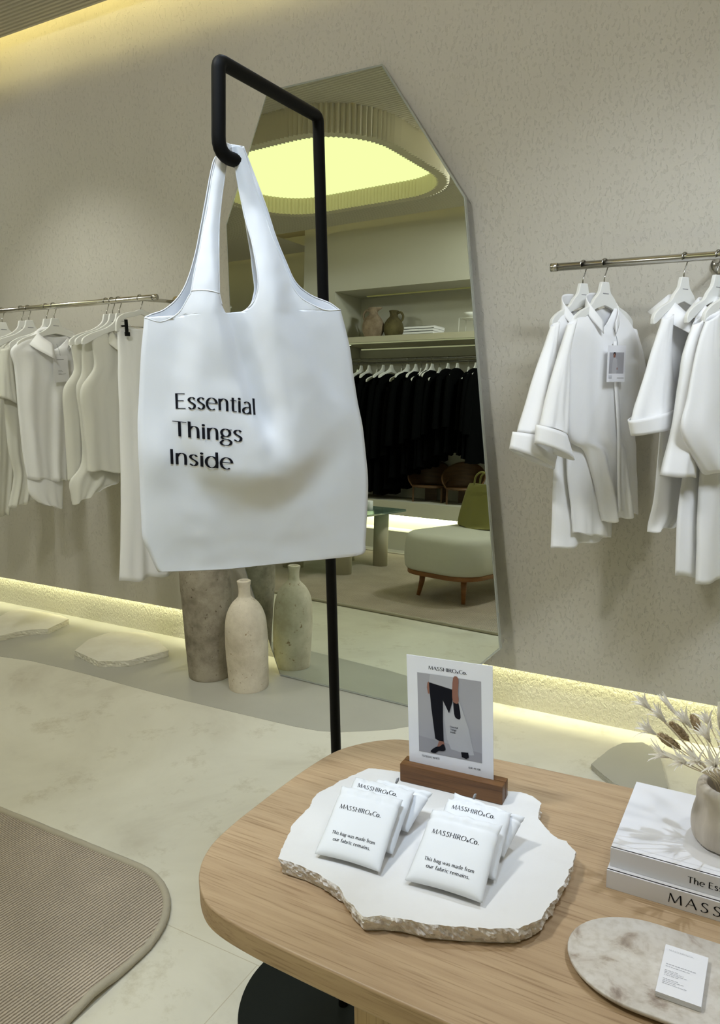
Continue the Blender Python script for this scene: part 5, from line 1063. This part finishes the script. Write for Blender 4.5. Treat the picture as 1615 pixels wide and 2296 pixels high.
# ---- travertine tray and cards
cap_ = [(-0.106 - 0.0895 * math.sin(a) , 0.836 + 0.0735 * math.cos(a)) for a in [PI * i / 24 for i in range(25)]]
tr = [(x, y) for x, y in cap_] + [(0.11 + 0.0895 * math.sin(a), 0.836 - 0.0735 * math.cos(a)) for a in [PI * i / 24 for i in range(25)]]
g = G(); NL = len(tr)
def shrink(s): return [((x - .002) * (1 - s / .2) + .002, (y - .836) * (1 - s / .0735) + .836) for x, y in tr]
rs = [(shrink(.008), 0.0), (shrink(.003), 0.003), (shrink(0), .007), (shrink(0), .0095), (shrink(.001), .0105)]
v = [(x, y - .836, z) for p_, z in rs for x, y in p_]
f = [(i * NL + (k + 1) % NL, i * NL + k, (i + 1) * NL + k, (i + 1) * NL + (k + 1) % NL) for i in range(4) for k in range(NL)] + [tuple(reversed(range(4 * NL, 5 * NL))), tuple(range(NL))]
o = mesh('serving_tray', v, f, M_tray, None, True, None, (0, .836, ZT + 0.0005)); auto(o, 50); tag(o, 'oval travertine tray lying on the oak table', 'tray')
zt = ZT + 0.0116
for k in range(6):
    o = thing('business_card', (-0.0663, 0.830, zt + k * 0.0011), 'white business card of the small stack, seen only by its edge' if k < 5 else 'topmost white business card with small grey print', 'business card', 'business cards stacked on the tray', 0.01 + 0.006 * math.sin(k * 2.3))
    bs_ = G().box(-0.0232, 0.0232, -0.0395, 0.0395, 0, 0.001).obj('card_stock', M_card, o, False)
    if k == 5:
        g = G()
        put_text(g, 'MASSHIRO&Co.', lambda x, y, w_: (lerp(-0.0185, 0.0085, x), 0.0300 + y * 0.0024, 0.0013), thick=.13, thin=.07, track=.10, small={'&': .62})
        for i, (y_, l) in enumerate(((.007, .031), (.0035, .024), (-.003, .013), (-.0055, .019), (-.008, .024), (-.0105, .014), (-.0165, .015), (-.019, .020), (-.0215, .013), (-.024, .025))):
            x = -0.0185
            while x < -0.0185 + l:
                w_ = rnd.uniform(.0012, .0035); g.add([(x, y_, .0013), (x + w_, y_, .0013), (x + w_, y_ + (.0013 if i == 0 else .0009), .0013), (x, y_ + (.0013 if i == 0 else .0009), .0013)], [(0, 1, 2, 3)]); x += w_ + .0007
        g.obj('printed_lettering', mat('card_print', (0.5, 0.5, 0.54), 0.8), bs_, False)

# ================================================================== the far side of the shop, seen in the mirror
so = thing('display_shelf', (-4.46, YB, 1.99), 'long beige shelf set in the niche of the far wall', 'shelf')
G().box(0.0, 7.4, -0.46, 0.0, 0.0, 0.055).obj('shelf_board', M_shelf, so, False)
G().box(0.0, 7.4, -0.03, -0.025, -0.012, 0.0).obj('light_strip', E_shelf, so, False)
tag(G().box(-4.40, 2.9, -1.36, -1.355, 1.962, 1.974).obj('led_strip', E_shelf, smooth=False), 'thin strip glowing under the niche shelf', 'strip light')
tag(G().box(-4.30, 2.9, -1.30, -1.28, 2.490, 2.498).obj('led_strip', E_niche, smooth=False), 'yellow strip along the top of the niche', 'strip light')
bo = thing('clothes_rail', (-4.45, -1.15, 1.83), 'double steel rail carrying black clothes under the niche shelf', 'clothes rail')
G().tube([(0, 0.015, 0.012), (7.4, 0.015, 0.0)], 0.011, 12).obj('rail_tube', M_chrome, bo)
G().tube([(0, -0.02, -0.02), (7.4, -0.02, -0.03)], 0.011, 12).obj('rail_tube', M_chrome, bo)
# jugs
def jug(name, loc, s, m, label, spout, rz):
    o = thing(name, loc, label, 'jug', None, rz)
    pr = [(0, .05), (.004, .068), (.05, .098), (.10, .112), (.16, .104), (.21, .075), (.24, .048), (.265, .043), (.29, .05), (.305, .056), (.303, .045), (.27, .036), (.2, .06)]
    P = [(q.y * s, q.x * s) for q in cr([(r, z, 0) for z, r in pr], 4)]
    fn = lambda r, an, z: r * (1 + .03 * noise.noise(Vector((math.cos(an) * 2, math.sin(an) * 2, z * 12))) + (spout * math.exp(-((an - PI) / .35) ** 2) * sstep(.26 * s, .30 * s, z)))
    G().lathe(P, n=48, fn=fn).obj('jug_body', m, o)
    G().tube([q * s for q in cr([(.045, 0, .275), (.085, 0, .285), (.118, 0, .25), (.112, 0, .205), (.085, 0, .185)], 5)], 0.012 * s, 10).obj('jug_handle', m, o)
    return o
jug('clay_jug', (-4.128, -1.16, 2.0455), 1.0, M_jug, 'pale mottled clay jug with a spout on the far shelf', .9, PI)
jug('clay_jug', (-3.93, -1.23, 2.0455), 0.90, M_jug2, 'dark olive clay jug with a round handle beside the pale one', .1, 0)
for k in range(3):
    o = thing('shelf_book', (-3.49 + 0.004 * k, -1.06, 2.0455 + k * 0.0245), ('bottom', 'middle', 'top')[k] + ' white book of the stack on the far shelf', 'book', 'white books on the far shelf')
    G().box(-0.16, 0.16, -0.12, 0.10, 0, 0.003).box(-0.16, 0.16, -0.12, 0.10, 0.021, 0.024).box(-0.16, 0.16, 0.097, 0.1, 0, 0.024).obj('cover', M_book, o, False)
    G().box(-0.157, 0.157, -0.117, 0.097, 0.003, 0.021).obj('page_block', M_pages, o, False)
o = thing('wire_stand', (-3.02, -1.12, 2.0455), 'white wire stand holding a bowl on the far shelf', 'stand')
g = G()
for a in (0, 1):
    for b_ in (0, 1): g.tube([(-.09 + .18 * a, -.07 + .14 * b_, 0), (-.09 + .18 * a, -.07 + .14 * b_, .135)], .0025, 6)
g.tube([(-.09, -.07, .135), (.09, -.07, .135), (.09, .07, .135), (-.09, .07, .135)], .0025, 6, closed=True); g.obj('wire_frame', M_hanger, o)
tag(G().lathe([(0, .02), (.005, .03), (.03, .065), (.055, .08), (.056, .076), (.03, .055), (.01, .02)], n=32).obj('white_bowl', M_hanger, loc=(-3.02, -1.12, 2.0455 + .13)), 'white bowl resting in the wire stand', 'bowl')
# black garments: one master with parts, then copies
def black_garment():
    o = thing('black_garment', (0, 0, 0), 'black garment', 'garment')
    rows = [[(-.06, -.10), (.06, -.10)], [(-.20, -.17), (.20, -.17)], [(-.23, -.4), (.23, -.4)], [(-.22, -.8), (.22, -.8)], [(-.23, -1.0), (.23, -1.0)]]
    v, f = loft_cloth(rows, lambda t: .028 * (.5 + .5 * sstep(0, .2, t)), .008, 2.2, 1.0, zref=0, N=40, per=5)
    mesh('body', v, f, M_blackcloth, o)
    for s in (-1, 1):
        rows = [[(s * .19 - .02, -.17), (s * .19 + .03, -.19)], [(s * .22 - .05, -.4), (s * .22 + .05, -.4)], [(s * .24 - .05, -.72), (s * .24 + .05, -.73)]]
        v, f = loft_cloth(rows, .026, .003, 1, 2.0 + s, zref=0, N=24, per=4); mesh('sleeve', v, f, M_blackcloth, o)
    return o
def far_hanger():
    o = make_hanger(0, 0, .19, 'white hanger', 'white hangers on the far rail', 0, 0, .055, False); return o
def copy_thing(o):
    c = o.copy(); COL.objects.link(c)
    for ch in o.children:
        d = ch.copy(); COL.objects.link(d); d.parent = c
    return c
bg, bh = black_garment(), far_hanger()
hxs = [-4.30, -4.24, -4.145, -4.06, -3.975, -3.88, -3.77, -3.69, -3.60, -3.555, -3.475, -3.42, -3.355, -3.25, -3.15, -3.05, -2.96, -2.88]
hem = [.52, .50, .55, .52, .53, .50, .56, .68, .72, .80, .78, .80, .86, .92, .95, .93, .90, .86]
word = ['first', 'second', 'third', 'fourth', 'fifth', 'sixth', 'seventh', 'eighth', 'ninth', 'tenth', 'eleventh', 'twelfth', 'thirteenth', 'fourteenth', 'fifteenth', 'sixteenth', 'seventeenth', 'last']
for i, (x, hz) in enumerate(zip(hxs, hem)):
    a = bg if i == 0 else copy_thing(bg); b_ = bh if i == 0 else copy_thing(bh)
    yy = -1.135 if i % 3 else -1.17; zz = 1.835 if i % 3 else 1.80
    rz_ = math.radians(90 + rnd.uniform(-9, 9))
    a.location = (x, yy, zz - .012); a.rotation_euler = (0, 0, rz_); a.scale = (rnd.uniform(.92, 1.04), 1, (zz - hz) / 1.012)
    b_.location = (x, yy, zz); b_.rotation_euler = (0, 0, rz_)
    a['label'] = word[i] + ' black garment along the far rail, counted from the column'; a['group'] = 'black clothes on the far rail'; a['category'] = 'garment'
    b_['label'] = 'white hanger of the ' + word[i] + ' black garment from the column'; b_['category'] = 'hanger'
# plywood chairs on the ledge
def chair(x, y, s, label):
    o = thing('curved_plywood_chair', (x, y, .4605), label, 'chair', 'plywood chairs on the ledge', math.radians(-20))
    v = []; n = 26; K = 12
    for i in range(n + 1):
        an = math.radians(lerp(-118, 118, i / n))
        top = .40 - .20 * (1 - math.cos(an)) / 1.47
        for k in range(K + 1):
            t = k / K; z = lerp(.155, top, t); r = .17 + .035 * t
            v.append((r * math.sin(an) * s, -r * math.cos(an) * s, z * s))
    f = [(i * (K + 1) + k, i * (K + 1) + k + 1, (i + 1) * (K + 1) + k + 1, (i + 1) * (K + 1) + k) for i in range(n) for k in range(K)]
    solid(mesh('curved_backrest', v, f, M_darkwood, o), .012)
    G().lathe([(.14 * s, .165 * s), (.16 * s, .17 * s), (.16 * s, .001)], n=36).obj('seat', M_darkwood, o)
    for a in (-100, 100, 0):
        an = math.radians(a); cx, cy = .15 * s * math.sin(an), -.15 * s * math.cos(an)
        q = Matrix.Rotation(an, 3, 'Z'); bx = G().box(-.06 * s, .06 * s, -.008, .008, 0, .15 * s)
        mesh('leg_panel', [tuple(q @ Vector(p_) + Vector((cx, cy, 0))) for p_ in bx.v], bx.f, M_darkwood, o, False)
    return o
chair(-3.43, -1.18, 1.0, 'curved brown plywood chair on the far ledge, fully in view'); chair(-3.06, -1.18, 1.0, 'curved brown plywood chair on the far ledge, behind the olive bag')
# upholstered ottoman
OZ = math.radians(8)
oo = thing('ottoman', (-2.12, 0.35, 0.0115), 'grey upholstered ottoman with teak base standing on the rug', 'ottoman', None, OZ)
def sblock(w_, d, z0, z1, r, ed, m, name, bulge=0.0):
    v = []; prof_ = [(z0, -ed * .9)] + [(z0 + ed * .5 * (1 - math.cos(a)), -ed * .5 * (1 - math.sin(a))) for a in [PI / 2 * i / 4 for i in range(5)]] + [(lerp(z0 + ed * .5, z1 - ed, i / 5), bulge * math.sin(PI * i / 5)) for i in range(1, 5)] + [(z1 - ed + ed * math.sin(a), -ed * (1 - math.cos(a))) for a in [PI / 2 * i / 6 for i in range(7)]]
    N_ = 72
    for z, off in prof_:
        for x, y in resample(rrect(-w_ / 2 - off, w_ / 2 + off, -d / 2 - off, d / 2 + off, max(.01, r + off), 10), N_): v.append((x, y, z))
    R_ = len(prof_); f = [(i * N_ + k, i * N_ + (k + 1) % N_, (i + 1) * N_ + (k + 1) % N_, (i + 1) * N_ + k) for i in range(R_ - 1) for k in range(N_)] + [tuple(range((R_ - 1) * N_, R_ * N_)), tuple(reversed(range(N_)))]
    return mesh(name, v, f, m, oo)
sblock(.62, 1.24, .195, .45, .20, .06, M_upholst, 'seat_cushion', .006)
sblock(.58, 1.20, .165, .197, .18, .008, M_teak, 'base_rim')
for lx in (-.175, .175):
    for ly in (.46, -.46):
        G().tube([(lx * 1.08, ly * 1.04, 0), (lx, ly, .10), (lx * .98, ly * .99, .17)], [.014, .019, .023], 14).obj('leg', M_teak, oo)
# olive bag on it
bz = .0115 + .4505
bo = thing('olive_bag', (-2.13, 0.33, bz), 'olive canvas handbag standing on the ottoman', 'bag', None, math.radians(14))
rows = [[(-.14, .315), (.14, .315)], [(-.16, .27), (.16, .27)], [(-.20, .15), (.20, .15)], [(-.225, .03), (.225, .03)], [(-.21, .004), (.21, .004)]]
v, f = loft_cloth(rows, lambda t: .035 + .075 * t, .008, 1.5, .4, zref=0, N=48, per=6, edge=.5)
f.append(tuple(range(len(v) - 48, len(v)))); f.append(tuple(reversed(range(48))))
mesh('bag_body', v, f, M_olive, bo)
v, f = loft_cloth([[(-.168, .262), (.168, .262)], [(-.175, .232), (.175, .232)]], .062, .001, 1, 0, zref=0, N=48, per=4, edge=.5); mesh('strap_band', v, f, M_olive, bo)
for yy in (-.03, .03):
    G().tube(cr([(-.07, yy, .30), (-.06, yy, .365), (-.02, yy, .40), (.02, yy, .40), (.06, yy, .365), (.07, yy, .30)], 5), .007, 8).obj('handle', M_olive, bo)
# glass table
go = thing('glass_table', (-3.4, 0.2, 0.0115), 'low green glass table on beige round columns', 'table')
def S_(pts): return [(x + 3.4, y - 0.2) for x, y in pts]
g = G().prism(S_(rrect(-3.95, -3.06, -0.2, 0.82, .07, 8)), .455, .470); bevel(g.obj('glass_top', M_glass, go, False), .003)
for x, y, r in ((-3.21, 0.0, .062), (-3.24, 0.52, .085), (-3.56, -.02, .062), (-3.7, .55, .085)):
    G().lathe([(0, r), (.454, r), (.454, .001)], (x + 3.4, y - .2, 0), 40).obj('column_leg', M_beigecol, go)
tag(G().lathe([(0, .03), (.003, .034), (.075, .034), (.078, .031), (.06, .03), (.01, .028)], n=28).obj('small_jar', M_card, loc=(-3.26, .12, .4825)), 'small pale jar on the glass table', 'jar')
# downlight in the niche
o = thing('downlight', (-4.33, -1.05, 1.985), 'tiny downlight under the shelf beside the column', 'downlight')
G().lathe([(-.004, .018), (.0, .02), (.004, .02)], n=20).obj('housing', M_chrome, o)
G().lathe([(-.0045, .0145), (-.0042, .0145)], n=20, capt=True).obj('lens', E_spot, o)
spot('spot_niche', (-4.33, -1.05, 1.975), (-4.36, -1.1, 1.0), 4, 50, .6, (.9, 1, .7), .01)
